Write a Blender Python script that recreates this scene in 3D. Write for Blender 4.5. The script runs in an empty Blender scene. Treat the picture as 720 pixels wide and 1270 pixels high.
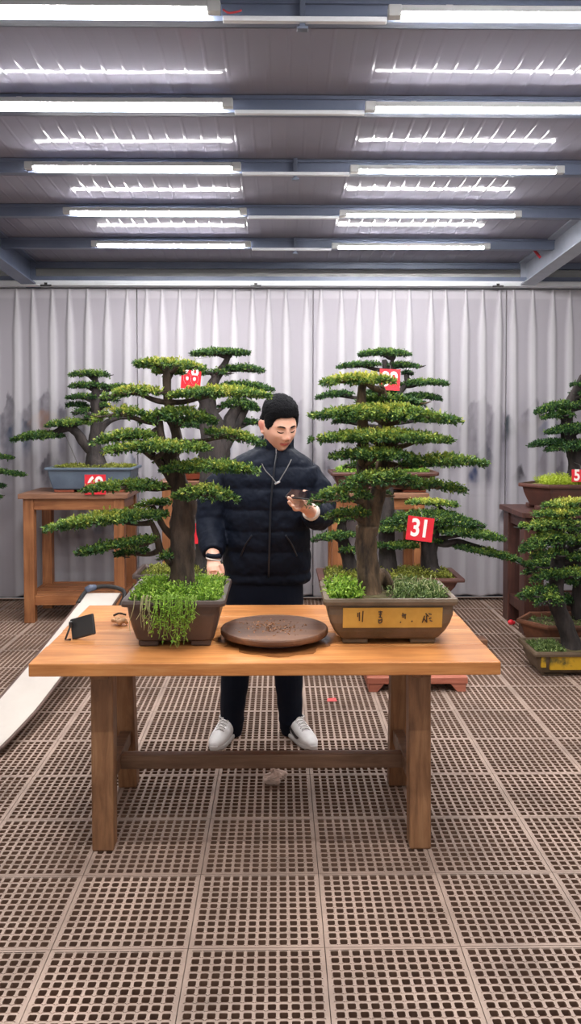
import bpy, bmesh, math, random
import numpy as np
from mathutils import Vector, Matrix, Euler
random.seed(7); RNG = np.random.default_rng(7)
C = bpy.context.scene.collection
PI = math.pi

# ------------------------------------------------------------------ camera
F, CX, CY, HOR = 1040.0, 360.0, 556.3, 520.0
CAMZ = 1.55
YAW = math.atan(14/F); PIT = math.atan((CY-HOR)/F)
fwd = np.array([math.sin(YAW)*math.cos(PIT), math.cos(YAW)*math.cos(PIT), -math.sin(PIT)])
rgt = np.array([math.cos(YAW), -math.sin(YAW), 0.0])
upv = np.cross(rgt, fwd)
def at(px, py, Y):
    """real-world point at depth Y on the sight line of a photo pixel"""
    d = fwd + rgt*((px-CX)/F) - upv*((py-CY)/F)
    return np.array([0, 0, CAMZ]) + d*(Y/d[1])
def onz(px, py, z):
    d = fwd + rgt*((px-CX)/F) - upv*((py-CY)/F)
    return np.array([0, 0, CAMZ]) + d*((z-CAMZ)/d[2])
cd = bpy.data.cameras.new('camera'); cam = bpy.data.objects.new('camera', cd); C.objects.link(cam)
cd.sensor_fit = 'VERTICAL'; cd.sensor_height = 36; cd.sensor_width = 36*720/1270
cd.lens = F/1270*36; cd.shift_y = (CY-635)/1270
cam.location = (0, 0, CAMZ); cam.rotation_euler = (PI/2-PIT, 0, -YAW)
cd.clip_start = .05
sc = bpy.context.scene; sc.camera = cam
sc.view_settings.view_transform = 'Standard'
try: sc.view_settings.look = 'None'
except Exception: pass
sc.view_settings.gamma = 1.0; sc.view_settings.exposure = 0.12; sc.view_settings.use_curve_mapping = False
sc.cycles.use_denoising = True
sc.cycles.max_bounces = 6; sc.cycles.diffuse_bounces = 3; sc.cycles.glossy_bounces = 3
sc.cycles.transparent_max_bounces = 6; sc.cycles.sample_clamp_indirect = 4.0

# ------------------------------------------------------------------ materials
def srgb(r, g, b):
    f = lambda c: (c/255/12.92 if c/255 <= .04045 else ((c/255+.055)/1.055)**2.4)
    return (f(r), f(g), f(b), 1)
def newmat(name):
    m = bpy.data.materials.new(name); m.use_nodes = True
    nt = m.node_tree; b = nt.nodes['Principled BSDF']
    return m, nt, b
def lk(nt, a, b): nt.links.new(a, b)
def mat(name, c1, c2=None, rough=.6, scale=8, stretch=(1, 1, 1), bump=0, bscale=None, metal=0, spec=.5, detail=5, lo=.3, hi=.7, coat=0):
    m, nt, b = newmat(name)
    b.inputs['Roughness'].default_value = rough; b.inputs['Metallic'].default_value = metal
    b.inputs['Specular IOR Level'].default_value = spec
    b.inputs['Coat Weight'].default_value = coat
    b.inputs['Base Color'].default_value = c1
    if c2 or bump:
        tc = nt.nodes.new('ShaderNodeTexCoord'); mp = nt.nodes.new('ShaderNodeMapping')
        mp.inputs['Scale'].default_value = stretch
        lk(nt, tc.outputs['Object'], mp.inputs['Vector'])
        n = nt.nodes.new('ShaderNodeTexNoise'); n.inputs['Scale'].default_value = scale; n.inputs['Detail'].default_value = detail
        n.inputs['Roughness'].default_value = .62
        lk(nt, mp.outputs['Vector'], n.inputs['Vector'])
        if c2:
            r = nt.nodes.new('ShaderNodeValToRGB')
            r.color_ramp.elements[0].position = lo; r.color_ramp.elements[1].position = hi
            r.color_ramp.elements[0].color = c1; r.color_ramp.elements[1].color = c2
            lk(nt, n.outputs['Fac'], r.inputs['Fac']); lk(nt, r.outputs['Color'], b.inputs['Base Color'])
        if bump:
            n2 = n
            if bscale:
                n2 = nt.nodes.new('ShaderNodeTexNoise'); n2.inputs['Scale'].default_value = bscale; n2.inputs['Detail'].default_value = 6
                lk(nt, mp.outputs['Vector'], n2.inputs['Vector'])
            bp = nt.nodes.new('ShaderNodeBump'); bp.inputs['Strength'].default_value = bump; bp.inputs['Distance'].default_value = .01
            lk(nt, n2.outputs['Fac'], bp.inputs['Height']); lk(nt, bp.outputs['Normal'], b.inputs['Normal'])
    return m
def woodmat(name, dark, mid, light, axis=0, scale=1.0, rough=.45, knots=True, spec=.4):
    """planks with long grain running along one axis, plus darker knots and wear"""
    m, nt, b = newmat(name)
    b.inputs['Roughness'].default_value = rough; b.inputs['Specular IOR Level'].default_value = spec
    tc = nt.nodes.new('ShaderNodeTexCoord'); mp = nt.nodes.new('ShaderNodeMapping')
    s = [16*scale]*3; s[axis] = 1.3*scale
    mp.inputs['Scale'].default_value = s
    lk(nt, tc.outputs['Object'], mp.inputs['Vector'])
    n = nt.nodes.new('ShaderNodeTexNoise'); n.inputs['Scale'].default_value = 1.6; n.inputs['Detail'].default_value = 8
    n.inputs['Distortion'].default_value = .6; n.inputs['Roughness'].default_value = .65
    lk(nt, mp.outputs['Vector'], n.inputs['Vector'])
    r = nt.nodes.new('ShaderNodeValToRGB'); e = r.color_ramp.elements
    e[0].position = .28; e[0].color = dark; e[1].position = .72; e[1].color = light
    x = e.new(.5); x.color = mid
    lk(nt, n.outputs['Fac'], r.inputs['Fac'])
    n2 = nt.nodes.new('ShaderNodeTexNoise'); n2.inputs['Scale'].default_value = 3.0*scale; n2.inputs['Detail'].default_value = 3
    lk(nt, tc.outputs['Object'], n2.inputs['Vector'])
    r2 = nt.nodes.new('ShaderNodeValToRGB'); r2.color_ramp.elements[0].position = .3; r2.color_ramp.elements[1].position = .6
    r2.color_ramp.elements[0].color = (.55, .5, .47, 1); r2.color_ramp.elements[1].color = (1, 1, 1, 1)
    lk(nt, n2.outputs['Fac'], r2.inputs['Fac'])
    mx = nt.nodes.new('ShaderNodeMix'); mx.data_type = 'RGBA'; mx.blend_type = 'MULTIPLY'; mx.inputs[0].default_value = .8
    lk(nt, r.outputs['Color'], mx.inputs[6]); lk(nt, r2.outputs['Color'], mx.inputs[7])
    lk(nt, mx.outputs[2], b.inputs['Base Color'])
    bp = nt.nodes.new('ShaderNodeBump'); bp.inputs['Strength'].default_value = .25; bp.inputs['Distance'].default_value = .004
    lk(nt, n.outputs['Fac'], bp.inputs['Height']); lk(nt, bp.outputs['Normal'], b.inputs['Normal'])
    return m
def attrmat(name, rough=.5, spec=.4, attr='tint', transl=0, bump=0, bscale=200):
    m, nt, b = newmat(name)
    a = nt.nodes.new('ShaderNodeAttribute'); a.attribute_name = attr
    lk(nt, a.outputs['Color'], b.inputs['Base Color'])
    b.inputs['Roughness'].default_value = rough; b.inputs['Specular IOR Level'].default_value = spec
    if bump:
        tc = nt.nodes.new('ShaderNodeTexCoord')
        n2 = nt.nodes.new('ShaderNodeTexNoise'); n2.inputs['Scale'].default_value = bscale
        lk(nt, tc.outputs['Object'], n2.inputs['Vector'])
        bp = nt.nodes.new('ShaderNodeBump'); bp.inputs['Strength'].default_value = bump; bp.inputs['Distance'].default_value = .003
        lk(nt, n2.outputs['Fac'], bp.inputs['Height']); lk(nt, bp.outputs['Normal'], b.inputs['Normal'])
    if transl:
        t = nt.nodes.new('ShaderNodeBsdfTranslucent'); lk(nt, a.outputs['Color'], t.inputs['Color'])
        mx = nt.nodes.new('ShaderNodeMixShader'); mx.inputs[0].default_value = transl
        lk(nt, b.outputs[0], mx.inputs[1]); lk(nt, t.outputs[0], mx.inputs[2])
        lk(nt, mx.outputs[0], nt.nodes['Material Output'].inputs['Surface'])
    return m
def emit(name, col, s):
    m, nt, b = newmat(name)
    b.inputs['Base Color'].default_value = (.8, .8, .8, 1)
    b.inputs['Emission Color'].default_value = col; b.inputs['Emission Strength'].default_value = s
    return m

# ------------------------------------------------------------------ builders
def tag(o, label=None, cat=None, group=None, kind=None):
    if label: o['label'] = label
    if cat: o['category'] = cat
    if group: o['group'] = group
    if kind: o['kind'] = kind
    return o
def thing(name, label, cat, loc=(0, 0, 0), group=None):
    o = bpy.data.objects.new(name, None); C.objects.link(o); o.location = [float(v) for v in loc]
    o.empty_display_size = .05
    return tag(o, label, cat, group)
def wloc(o):
    v = Vector((0, 0, 0))
    while o is not None:
        v = v + o.location; o = o.parent
    return np.array(v)
class MB:
    def __init__(s): s.v = []; s.f = []; s.c = None
    def n(s): return len(s.v)
    def add(s, vs, fs):
        b = len(s.v); s.v += [tuple(float(c) for c in p) for p in vs]; s.f += [tuple(b+i for i in f) for f in fs]; return s
    def box(s, x0, x1, y0, y1, z0, z1):
        return s.add([(x0,y0,z0),(x1,y0,z0),(x1,y1,z0),(x0,y1,z0),(x0,y0,z1),(x1,y0,z1),(x1,y1,z1),(x0,y1,z1)],
                     [(0,3,2,1),(4,5,6,7),(0,1,5,4),(1,2,6,5),(2,3,7,6),(3,0,4,7)])
    def bar(s, p0, p1, w, h, up=(0, 0, 1)):
        """square bar from p0 to p1, w across, h along 'up'"""
        p0, p1, up = np.array(p0, float), np.array(p1, float), np.array(up, float)
        d = p1-p0; d /= np.linalg.norm(d); a = np.cross(d, up); a /= np.linalg.norm(a); u = np.cross(a, d)
        vs = [p+a*sx*w/2+u*sy*h/2 for p in (p0, p1) for sx, sy in ((-1,-1),(1,-1),(1,1),(-1,1))]
        return s.add(vs, [(3,2,1,0),(4,5,6,7),(0,1,5,4),(1,2,6,5),(2,3,7,6),(3,0,4,7)])
    def leg(s, p0, p1, w0, d0, w1, d1):
        p0, p1 = np.array(p0, float), np.array(p1, float)
        vs = [p+np.array([sx*w/2, sy*d/2, 0]) for p, w, d in ((p0, w0, d0), (p1, w1, d1)) for sx, sy in ((-1,-1),(1,-1),(1,1),(-1,1))]
        return s.add(vs, [(3,2,1,0),(4,5,6,7),(0,1,5,4),(1,2,6,5),(2,3,7,6),(3,0,4,7)])
    def loft(s, rings, cap=True, closed=False):
        b = len(s.v); m = len(rings[0])
        for r in rings: s.v += [tuple(float(c) for c in p) for p in r]
        k = len(rings)
        for i in range(k if closed else k-1):
            for j in range(m):
                j2 = (j+1) % m; i2 = (i+1) % k
                s.f.append((b+i*m+j, b+i*m+j2, b+i2*m+j2, b+i2*m+j))
        if cap and not closed:
            s.f.append(tuple(b+j for j in reversed(range(m)))); s.f.append(tuple(b+(k-1)*m+j for j in range(m)))
        return s
    def lathe(s, cx, cy, prof, seg=48, cap=True):
        return s.loft([[(cx+r*math.cos(2*PI*j/seg), cy+r*math.sin(2*PI*j/seg), z) for j in range(seg)] for r, z in prof], cap)
    def tube(s, pts, rad, seg=10, cap=True, wob=0, flat=1.0, seed=0):
        pts = [np.array(p, float) for p in pts]; n = len(pts)
        rr = rad if hasattr(rad, '__len__') else [rad]*n
        rings = []; prev = None; rs = random.Random(seed)
        ph = [rs.uniform(0, 6.28) for _ in range(6)]
        for i in range(n):
            d = pts[min(i+1, n-1)]-pts[max(i-1, 0)]; L = np.linalg.norm(d); d = d/(L if L > 1e-9 else 1)
            if prev is None:
                a = np.cross(d, [0, 0, 1]) if abs(d[2]) < .9 else np.cross(d, [0, 1, 0])
            else: a = prev-d*np.dot(prev, d)
            a = a/np.linalg.norm(a); prev = a; b2 = np.cross(d, a)
            ring = []
            for j in range(seg):
                t = 2*PI*j/seg; r = rr[i]
                if wob: r *= 1+wob*(.5*math.sin(3*t+ph[0]+i*.25)+.35*math.sin(5*t+ph[1]-i*.4)+.3*math.sin(2*t+ph[2]+i*.9)+.25*math.sin(8*t+ph[3]+i*.15))+wob*.5*rs.uniform(-1, 1)*.5
                ring.append(pts[i]+a*r*math.cos(t)+b2*r*math.sin(t)*flat)
            rings.append(ring)
        return s.loft(rings, cap)
    def ball(s, c, r, seg=16, rings=10, R=None):
        c = np.array(c, float); r = np.array(r if hasattr(r, '__len__') else [r]*3, float)
        rg = []
        for i in range(rings+1):
            ph = -PI/2+PI*i/rings; ph = max(min(ph, PI/2-.02), -PI/2+.02)
            ring = [np.array([r[0]*math.cos(ph)*math.cos(2*PI*j/seg), r[1]*math.cos(ph)*math.sin(2*PI*j/seg), r[2]*math.sin(ph)]) for j in range(seg)]
            if R is not None: ring = [R@p for p in ring]
            rg.append([c+p for p in ring])
        return s.loft(rg)
    def build(s, name, m, parent=None, smooth=False, bevel=0, col=None, sub=0, org=None):
        off = wloc(parent) if parent is not None else (np.array(org, float) if org is not None else None)
        V = np.array(s.v, float)
        if off is None:
            off = np.array([(V[:,0].min()+V[:,0].max())/2, (V[:,1].min()+V[:,1].max())/2, V[:,2].min()])
        V = V-off
        me = bpy.data.meshes.new(name); me.from_pydata(V.tolist(), [], s.f); me.update()
        if m: me.materials.append(m)
        o = bpy.data.objects.new(name, me); C.objects.link(o)
        if parent is not None: o.parent = parent
        else: o.location = off.tolist()
        if smooth: me.polygons.foreach_set('use_smooth', [True]*len(me.polygons))
        if col is not None:
            a = me.color_attributes.new('tint', 'FLOAT_COLOR', 'POINT'); a.data.foreach_set('color', np.array(col, np.float32).ravel())
        if bevel:
            b = o.modifiers.new('bevel', 'BEVEL'); b.width = bevel; b.segments = 2; b.limit_method = 'ANGLE'; b.angle_limit = .6
        if sub:
            b = o.modifiers.new('sub', 'SUBSURF'); b.levels = sub; b.render_levels = sub
        return o
def np_mesh(name, V, Q, m, parent=None, col=None, smooth=False, org=None):
    """mesh of quads from arrays"""
    V = np.asarray(V, np.float64); Q = np.asarray(Q, np.int32)
    off = wloc(parent) if parent is not None else (np.array(org, float) if org is not None else np.array([V[:,0].mean(), V[:,1].mean(), V[:,2].min()]))
    V = (V-off).astype(np.float32)
    me = bpy.data.meshes.new(name)
    me.vertices.add(len(V)); me.vertices.foreach_set('co', V.ravel())
    me.loops.add(Q.size); me.loops.foreach_set('vertex_index', Q.ravel())
    me.polygons.add(len(Q)); me.polygons.foreach_set('loop_start', np.arange(0, Q.size, 4, dtype=np.int32))
    me.update(calc_edges=True); me.validate()
    if col is not None:
        a = me.color_attributes.new('tint', 'FLOAT_COLOR', 'POINT')
        cc = np.ones((len(V), 4), np.float32); cc[:, :3] = col; a.data.foreach_set('color', cc.ravel())
    me.polygons.foreach_set('use_smooth', np.full(len(Q), smooth))
    me.materials.append(m)
    o = bpy.data.objects.new(name, me); C.objects.link(o)
    if parent is not None: o.parent = parent
    else: o.location = off.tolist()
    return o
def struct(o): o['kind'] = 'structure'; return o
def catmull(pts, n=8):
    P = [np.array(p, float) for p in pts]
    if len(P) < 3: return [P[0]+(P[-1]-P[0])*i/n for i in range(n+1)]
    P = [2*P[0]-P[1]]+P+[2*P[-1]-P[-2]]; out = []
    for i in range(1, len(P)-2):
        for k in range(n):
            t = k/n; a, b, c, d = P[i-1:i+3]
            out.append(.5*(2*b+(c-a)*t+(2*a-5*b+4*c-d)*t*t+(3*b-a-3*c+d)*t**3))
    out.append(P[-2]); return out
def fbm(x, y, seed=0, oct=4):
    """value noise on arrays"""
    r = np.random.default_rng(seed); G = r.random((64, 64)); out = np.zeros(np.broadcast(x, y).shape); amp = 1; tot = 0
    for o in range(oct):
        xi = np.floor(x).astype(int); yi = np.floor(y).astype(int); fx = x-xi; fy = y-yi
        fx = fx*fx*(3-2*fx); fy = fy*fy*(3-2*fy)
        g = lambda a, b: G[a % 64, b % 64]
        v = (g(xi, yi)*(1-fx)+g(xi+1, yi)*fx)*(1-fy)+(g(xi, yi+1)*(1-fx)+g(xi+1, yi+1)*fx)*fy
        out = out+amp*v; tot += amp; amp *= .5; x = x*2.03+11.3; y = y*2.03+5.7
    return out/tot

# ------------------------------------------------------------------ palette
M = {}
M['floor'] = mat('floor plastic', srgb(124, 107, 97), srgb(184, 160, 146), rough=.55, scale=2.2, bump=.15, bscale=90, detail=8, lo=.25, hi=.65)
M['under'] = mat('ground under grating', srgb(84, 54, 40), srgb(126, 86, 64), rough=.9, scale=5)
M['steel'] = mat('painted steel', srgb(92, 101, 124), srgb(108, 116, 136), rough=.45, scale=3, spec=.5)
M['steel_dark'] = mat('dark painted steel', srgb(84, 92, 112), srgb(104, 112, 130), rough=.5, scale=3)
M['galv'] = mat('light grey metal', srgb(206, 208, 214), srgb(222, 224, 230), rough=.4, scale=6)
M['galv2'] = mat('grey steel beam', srgb(142, 147, 160), srgb(160, 164, 176), rough=.4, scale=6)
M['whitewall'] = mat('grey white wall', srgb(228, 226, 225), srgb(238, 236, 235), rough=.8, scale=2)
M['housing'] = mat('white lamp plastic', srgb(176, 176, 176), rough=.4)
M['lamp'] = emit('lamp glow', (1, .985, .97, 1), 150.0)
M['table_top'] = woodmat('table top wood', srgb(172, 104, 54), srgb(206, 138, 80), srgb(226, 166, 106), 0, 1.0, rough=.38)
M['table_edge'] = woodmat('table frame wood', srgb(106, 74, 52), srgb(146, 104, 72), srgb(172, 130, 94), 2, 1.2)
M['table_rail'] = woodmat('table rail wood', srgb(104, 78, 62), srgb(130, 100, 80), srgb(156, 124, 100), 0, 1.2)
M['stand_v'] = woodmat('stand leg wood', srgb(124, 76, 44), srgb(160, 104, 66), srgb(186, 128, 84), 2, 1.2)
M['stand_h'] = woodmat('stand rail wood', srgb(120, 72, 44), srgb(160, 102, 64), srgb(188, 130, 84), 0, 1.2)
M['stand_top'] = woodmat('stand top wood', srgb(112, 78, 60), srgb(138, 98, 76), srgb(160, 116, 88), 0, 1.2)
M['dark_wood'] = woodmat('dark red wood', srgb(56, 36, 32), srgb(80, 50, 44), srgb(104, 66, 56), 2, 1.2)
M['red_wood'] = woodmat('reddish wood', srgb(150, 84, 66), srgb(184, 110, 88), srgb(204, 132, 108), 0, 1.2)
M['turn'] = woodmat('turntable wood', srgb(62, 40, 28), srgb(92, 60, 42), srgb(126, 88, 62), 0, .8, rough=.5)
M['bark'] = mat('bark', srgb(34, 27, 25), srgb(92, 74, 62), rough=.9, scale=14, stretch=(2, 2, .6), bump=1.0, bscale=22, lo=.3, hi=.75)
M['bark_dark'] = mat('dark bark', srgb(26, 23, 24), srgb(62, 54, 52), rough=.9, scale=14, stretch=(2, 2, .6), bump=.9, bscale=22)
M['bark_tan'] = mat('tan bark', srgb(34, 27, 23), srgb(116, 92, 68), rough=.9, scale=16, stretch=(2.2, 2.2, .5), bump=1.0, bscale=26, lo=.32, hi=.72)
M['leaf'] = attrmat('leaf', .5, .35, transl=.15)
M['pot_brown'] = mat('dark brown glaze', srgb(60, 49, 46), srgb(88, 72, 67), rough=.38, scale=6, bump=.1, bscale=30)
M['pot_moss'] = mat('mossy brown glaze', srgb(76, 62, 42), srgb(112, 92, 74), rough=.55, scale=7, bump=.2, bscale=40)
M['panel'] = mat('yellow ochre panel', srgb(176, 132, 52), srgb(202, 160, 76), rough=.5, scale=9)
M['panel2'] = mat('stained yellow panel', srgb(196, 152, 30), srgb(86, 76, 34), rough=.5, scale=7, lo=.5, hi=.62)
M['pot_blue'] = mat('blue grey glaze', srgb(74, 88, 106), srgb(96, 110, 126), rough=.5, scale=5)
M['terra'] = mat('terracotta', srgb(140, 70, 50), srgb(172, 92, 66), rough=.7, scale=6)
M['terra_dark'] = mat('dark red clay', srgb(62, 40, 36), srgb(98, 58, 48), rough=.5, scale=5)
M['orange_clay'] = mat('orange brown clay', srgb(66, 46, 38), srgb(140, 86, 58), rough=.6, scale=6)
M['soil'] = mat('soil', srgb(60, 50, 34), srgb(104, 96, 60), rough=.95, scale=30, bump=.6)
M['moss'] = mat('moss soil', srgb(96, 92, 44), srgb(140, 140, 62), rough=.95, scale=30, bump=.8, bscale=60)
M['ink'] = mat('dark ink', srgb(56, 40, 28), rough=.7)
M['red'] = mat('red card', srgb(206, 30, 46), srgb(226, 44, 58), rough=.4, scale=5)
M['white'] = mat('white print', srgb(246, 236, 232), rough=.5)
M['black'] = mat('black plastic', srgb(34, 32, 32), srgb(44, 42, 42), rough=.45, scale=20)
M['glassblk'] = mat('phone glass', srgb(14, 14, 20), rough=.12)
M['board'] = mat('white board', srgb(192, 182, 174), srgb(206, 197, 188), rough=.6, scale=3)
M['board_trim'] = mat('dark board trim', srgb(78, 58, 52), srgb(100, 76, 66), rough=.6, scale=8)
M['wire'] = mat('thin wire', srgb(96, 92, 92), rough=.5)
M['peach'] = mat('peach root', srgb(206, 160, 120), srgb(232, 190, 150), rough=.8, scale=30, bump=.4)
M['paper'] = mat('crumpled wrapper', srgb(214, 190, 178), srgb(160, 116, 100), rough=.8, scale=26, lo=.5, hi=.75)
M['redbit'] = mat('red paper', srgb(206, 84, 84), rough=.7)
M['redcable'] = mat('red cable', srgb(180, 40, 52), rough=.5)
# person
M['jacket'] = mat('navy down fabric', srgb(9, 15, 28), srgb(14, 21, 36), rough=.7, scale=4, spec=.16, bump=.15, bscale=36)
M['pants'] = mat('navy trousers', srgb(10, 15, 30), srgb(15, 22, 38), rough=.8, scale=5, spec=.2, bump=.15, bscale=30)
M['hair'] = mat('black hair', srgb(9, 9, 12), srgb(18, 18, 22), rough=.8, scale=60, spec=.12, bump=.6, bscale=170)
M['shoe'] = mat('white leather', srgb(226, 222, 222), srgb(240, 238, 238), rough=.5, scale=20)
M['shoe_grey'] = mat('grey sole', srgb(206, 202, 200), srgb(222, 218, 216), rough=.6, scale=20)
M['cuff'] = mat('pale cuff lining', srgb(214, 204, 196), rough=.7)
M['silver'] = mat('silver clip', srgb(200, 200, 204), rough=.25, metal=.8)

# ------------------------------------------------------------------ room shell
TS = .4; FX0, FY0, NX, NY = float(onz(402.5, 1176, 0)[0])-TS*8, float(onz(346, 1175.5, 0)[1])-TS*7, 16, 19
def floor_tile():
    n = 12; rim = .011; pitch = (TS-2*rim)/n; hw, hd, ch = pitch*.355, pitch*.315, pitch*.085
    V = []; Q = []; G = []
    def q(ps, g=0): b = len(V); V.extend(ps); Q.append((b, b+1, b+2, b+3)); G.append(g)
    g = .0012
    for i in range(n):
        for j in range(n):
            x0, x1 = rim+i*pitch, rim+(i+1)*pitch; y0, y1 = rim+j*pitch, rim+(j+1)*pitch
            cx, cy = (x0+x1)/2, (y0+y1)/2
            O = [(x0, y0), (x1, y0), (x1, y1), (x0, y1)]
            I = [(cx-hw+ch, cy-hd), (cx+hw-ch, cy-hd), (cx+hw, cy-hd+ch), (cx+hw, cy+hd-ch), (cx+hw-ch, cy+hd), (cx-hw+ch, cy+hd), (cx-hw, cy+hd-ch), (cx-hw, cy-hd+ch)]
            for k in range(4):
                a, b2 = O[k], O[(k+1) % 4]; c, d = I[2*k], I[2*k+1]
                zz = (-.002, 0, -.002, 0)[k]
                q([(*a, zz), (*b2, zz), (*d, zz), (*c, zz)])
                if zz: q([(*a, 0), (*c, 0), (*c, zz), (*a, zz)]); q([(*b2, 0), (*d, 0), (*d, zz), (*b2, zz)])
                e, f = I[(2*k+1) % 8], I[(2*k+2) % 8]; o2 = O[(k+1) % 4]
                q([(*o2, 0), (*f, 0), ((e[0]+f[0])/2, (e[1]+f[1])/2, 0), (*e, 0)])
            for k in range(8):
                a, b2 = I[k], I[(k+1) % 8]
                q([(*a, 0), (*b2, 0), (*b2, -.04), (*a, -.04)], 1)
    # solid border with a hair-thin joint between tiles
    r0 = g
    for (x0, x1, y0, y1) in ((r0, TS-r0, r0, rim), (r0, TS-r0, TS-rim, TS-r0), (r0, rim, rim, TS-rim), (TS-rim, TS-r0, rim, TS-rim)):
        q([(x0, y0, 0), (x1, y0, 0), (x1, y1, 0), (x0, y1, 0)])
    for a, b2 in (((r0, r0), (TS-r0, r0)), ((TS-r0, r0), (TS-r0, TS-r0)), ((TS-r0, TS-r0), (r0, TS-r0)), ((r0, TS-r0), (r0, r0))):
        q([(*a, 0), (*b2, 0), (*b2, -.025), (*a, -.025)])
    # screw bosses near the tile corners
    for i in (3, 9):
        for j in (2, 10):
            cx, cy = rim+i*pitch, rim+j*pitch; R = pitch*.3
            ring = [(cx+R*math.cos(PI/4*k), cy+R*math.sin(PI/4*k), .0006) for k in range(8)]
            for k in range(0, 8, 2): q([ring[k], ring[k+1], ring[(k+2) % 8], (cx, cy, -.002)])
    return np.array(V), np.array(Q), G
V, Q, G_ = floor_tile()
flo = np_mesh('floor', V+np.array([FX0, FY0, 0]), Q, M['floor'], org=(FX0, FY0, 0))
M['hole_shade'] = mat('shaded hole walls', srgb(104, 78, 64), srgb(136, 106, 88), rough=.8, scale=20)  # same plastic in a darker colour, painting shade into the holes
flo.data.materials.append(M['hole_shade']); flo.data.polygons.foreach_set('material_index', np.array(G_, np.int32))
for ax, cnt in ((0, NX), (1, NY)):
    a = flo.modifiers.new('array', 'ARRAY'); a.use_relative_offset = False; a.use_constant_offset = True
    d = [0, 0, 0]; d[ax] = TS; a.constant_offset_displace = d; a.count = cnt
struct(flo)
struct(MB().box(FX0-.5, FX0+NX*TS+.5, FY0-.3, 7.6, -.16, -.075).build('floor_bed', M['under']))

YW = 7.1                                           # plane of the curtains
ZC0, ZCS = 3.23, .053
zc = lambda y: ZC0-ZCS*y
# ceiling: one long sandwich panel roof sloping down to the curtains, ribbed along its length
def ceilmat():
    m, nt, b = newmat('glossy ceiling panel')
    b.inputs['Base Color'].default_value = srgb(138, 136, 150); b.inputs['Roughness'].default_value = .09
    b.inputs['Specular IOR Level'].default_value = .03
    tc = nt.nodes.new('ShaderNodeTexCoord')
    w = nt.nodes.new('ShaderNodeTexWave'); w.wave_type = 'BANDS'; w.bands_direction = 'X'; w.inputs['Scale'].default_value = 3.6
    w.inputs['Distortion'].default_value = .3
    lk(nt, tc.outputs['Object'], w.inputs['Vector'])
    r = nt.nodes.new('ShaderNodeValToRGB'); r.color_ramp.elements[0].position = .88; r.color_ramp.elements[1].position = 1.0
    lk(nt, w.outputs['Fac'], r.inputs['Fac'])
    n = nt.nodes.new('ShaderNodeTexNoise'); n.inputs['Scale'].default_value = 5; n.inputs['Detail'].default_value = 3
    lk(nt, tc.outputs['Object'], n.inputs['Vector'])
    ad = nt.nodes.new('ShaderNodeMath'); ad.operation = 'MULTIPLY_ADD'; ad.inputs[1].default_value = .5
    lk(nt, r.outputs['Color'], ad.inputs[0]); lk(nt, n.outputs['Fac'], ad.inputs[2])
    bp = nt.nodes.new('ShaderNodeBump'); bp.inputs['Strength'].default_value = .4; bp.inputs['Distance'].default_value = .006
    lk(nt, ad.outputs[0], bp.inputs['Height']); lk(nt, bp.outputs['Normal'], b.inputs['Normal'])
    return m
M['ceil'] = ceilmat()
X0, X1 = -3.3, 3.6
m = MB(); y0, y1 = .6, 7.5
m.add([(X0,y0,zc(y0)),(X1,y0,zc(y0)),(X1,y1,zc(y1)),(X0,y1,zc(y1)),(X0,y0,zc(y0)+.06),(X1,y0,zc(y0)+.06),(X1,y1,zc(y1)+.06),(X0,y1,zc(y1)+.06)],
      [(0,3,2,1),(4,5,6,7),(0,1,5,4),(1,2,6,5),(2,3,7,6),(3,0,4,7)])
struct(m.build('ceiling', M['ceil'], org=(0, 0, 0)))
struct(MB().box(X0, X1, YW+.2, YW+.3, 0, zc(YW)+.02).build('wall_back', M['whitewall']))
# steel purlins across, one in front of which each pair of tube lamps hangs
LY = [1.43, 2.23, 3.03, 3.82, 4.62, 5.43, 6.23]
k = 1
for y in LY+[6.98]:
    z = zc(y); m = MB()
    ya = y+.055
    dp = .075 if y < 6.9 else .048
    m.box(X0, X1, ya, ya+.006, z-dp, z+.01)             # web
    m.box(X0, X1, ya, ya+.055, z-dp-.006, z-dp)         # lower flange
    m.box(X0, X1, ya, ya+.055, z-.012, z-.004)
    m.box(X0, X1, ya-.012, ya, z-.022, z-.006)          # roof cleat strip
    m.box(X0, X1, ya+.05, ya+.055, z-dp-.006, z-dp+.015)
    struct(m.build('trim_%d' % k, M['steel'])); k += 1
# two I-beams running back to the curtain wall
for sx, name in ((-1, 'left'), (1, 'right')):
    m = MB(); xb = 2.06*sx
    for (a, b2, za, zb) in ((-.004, .004, -.19, .0), (-.06, .06, -.20, -.188), (-.06, .06, -.012, .0)):
        y0, y1 = 1.0, 7.12
        m.add([(xb+a,y0,zc(y0)+za),(xb+b2,y0,zc(y0)+za),(xb+b2,y1,zc(y1)+za),(xb+a,y1,zc(y1)+za),
               (xb+a,y0,zc(y0)+zb),(xb+b2,y0,zc(y0)+zb),(xb+b2,y1,zc(y1)+zb),(xb+a,y1,zc(y1)+zb)],
              [(0,3,2,1),(4,5,6,7),(0,1,5,4),(1,2,6,5),(2,3,7,6),(3,0,4,7)])
    m.box(xb-.05, xb+.05, 7.0, 7.012, zc(7)-.19, zc(7))
    struct(m.build('trim_beam_'+name, M['galv2'] if sx > 0 else M['steel']))
# head rail over the curtains
m = MB().box(X0, X1, YW-.10, YW+.06, 2.700, 2.726).box(X0, X1, YW-.11, YW-.10, 2.695, 2.731)
struct(m.build('trim_head_beam', M['steel']))
m = MB().box(X0, X1, YW-.13, YW+.05, 2.655, 2.694).box(X0, X1, YW-.14, YW-.13, 2.667, 2.690)
struct(m.build('trim_curtain_rail', M['galv'], bevel=.004))
struct(MB().box(X0, X1, YW+.165, YW+.2, 2.73, zc(YW+.17)).build('trim_upper_strip', M['whitewall']))
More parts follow.
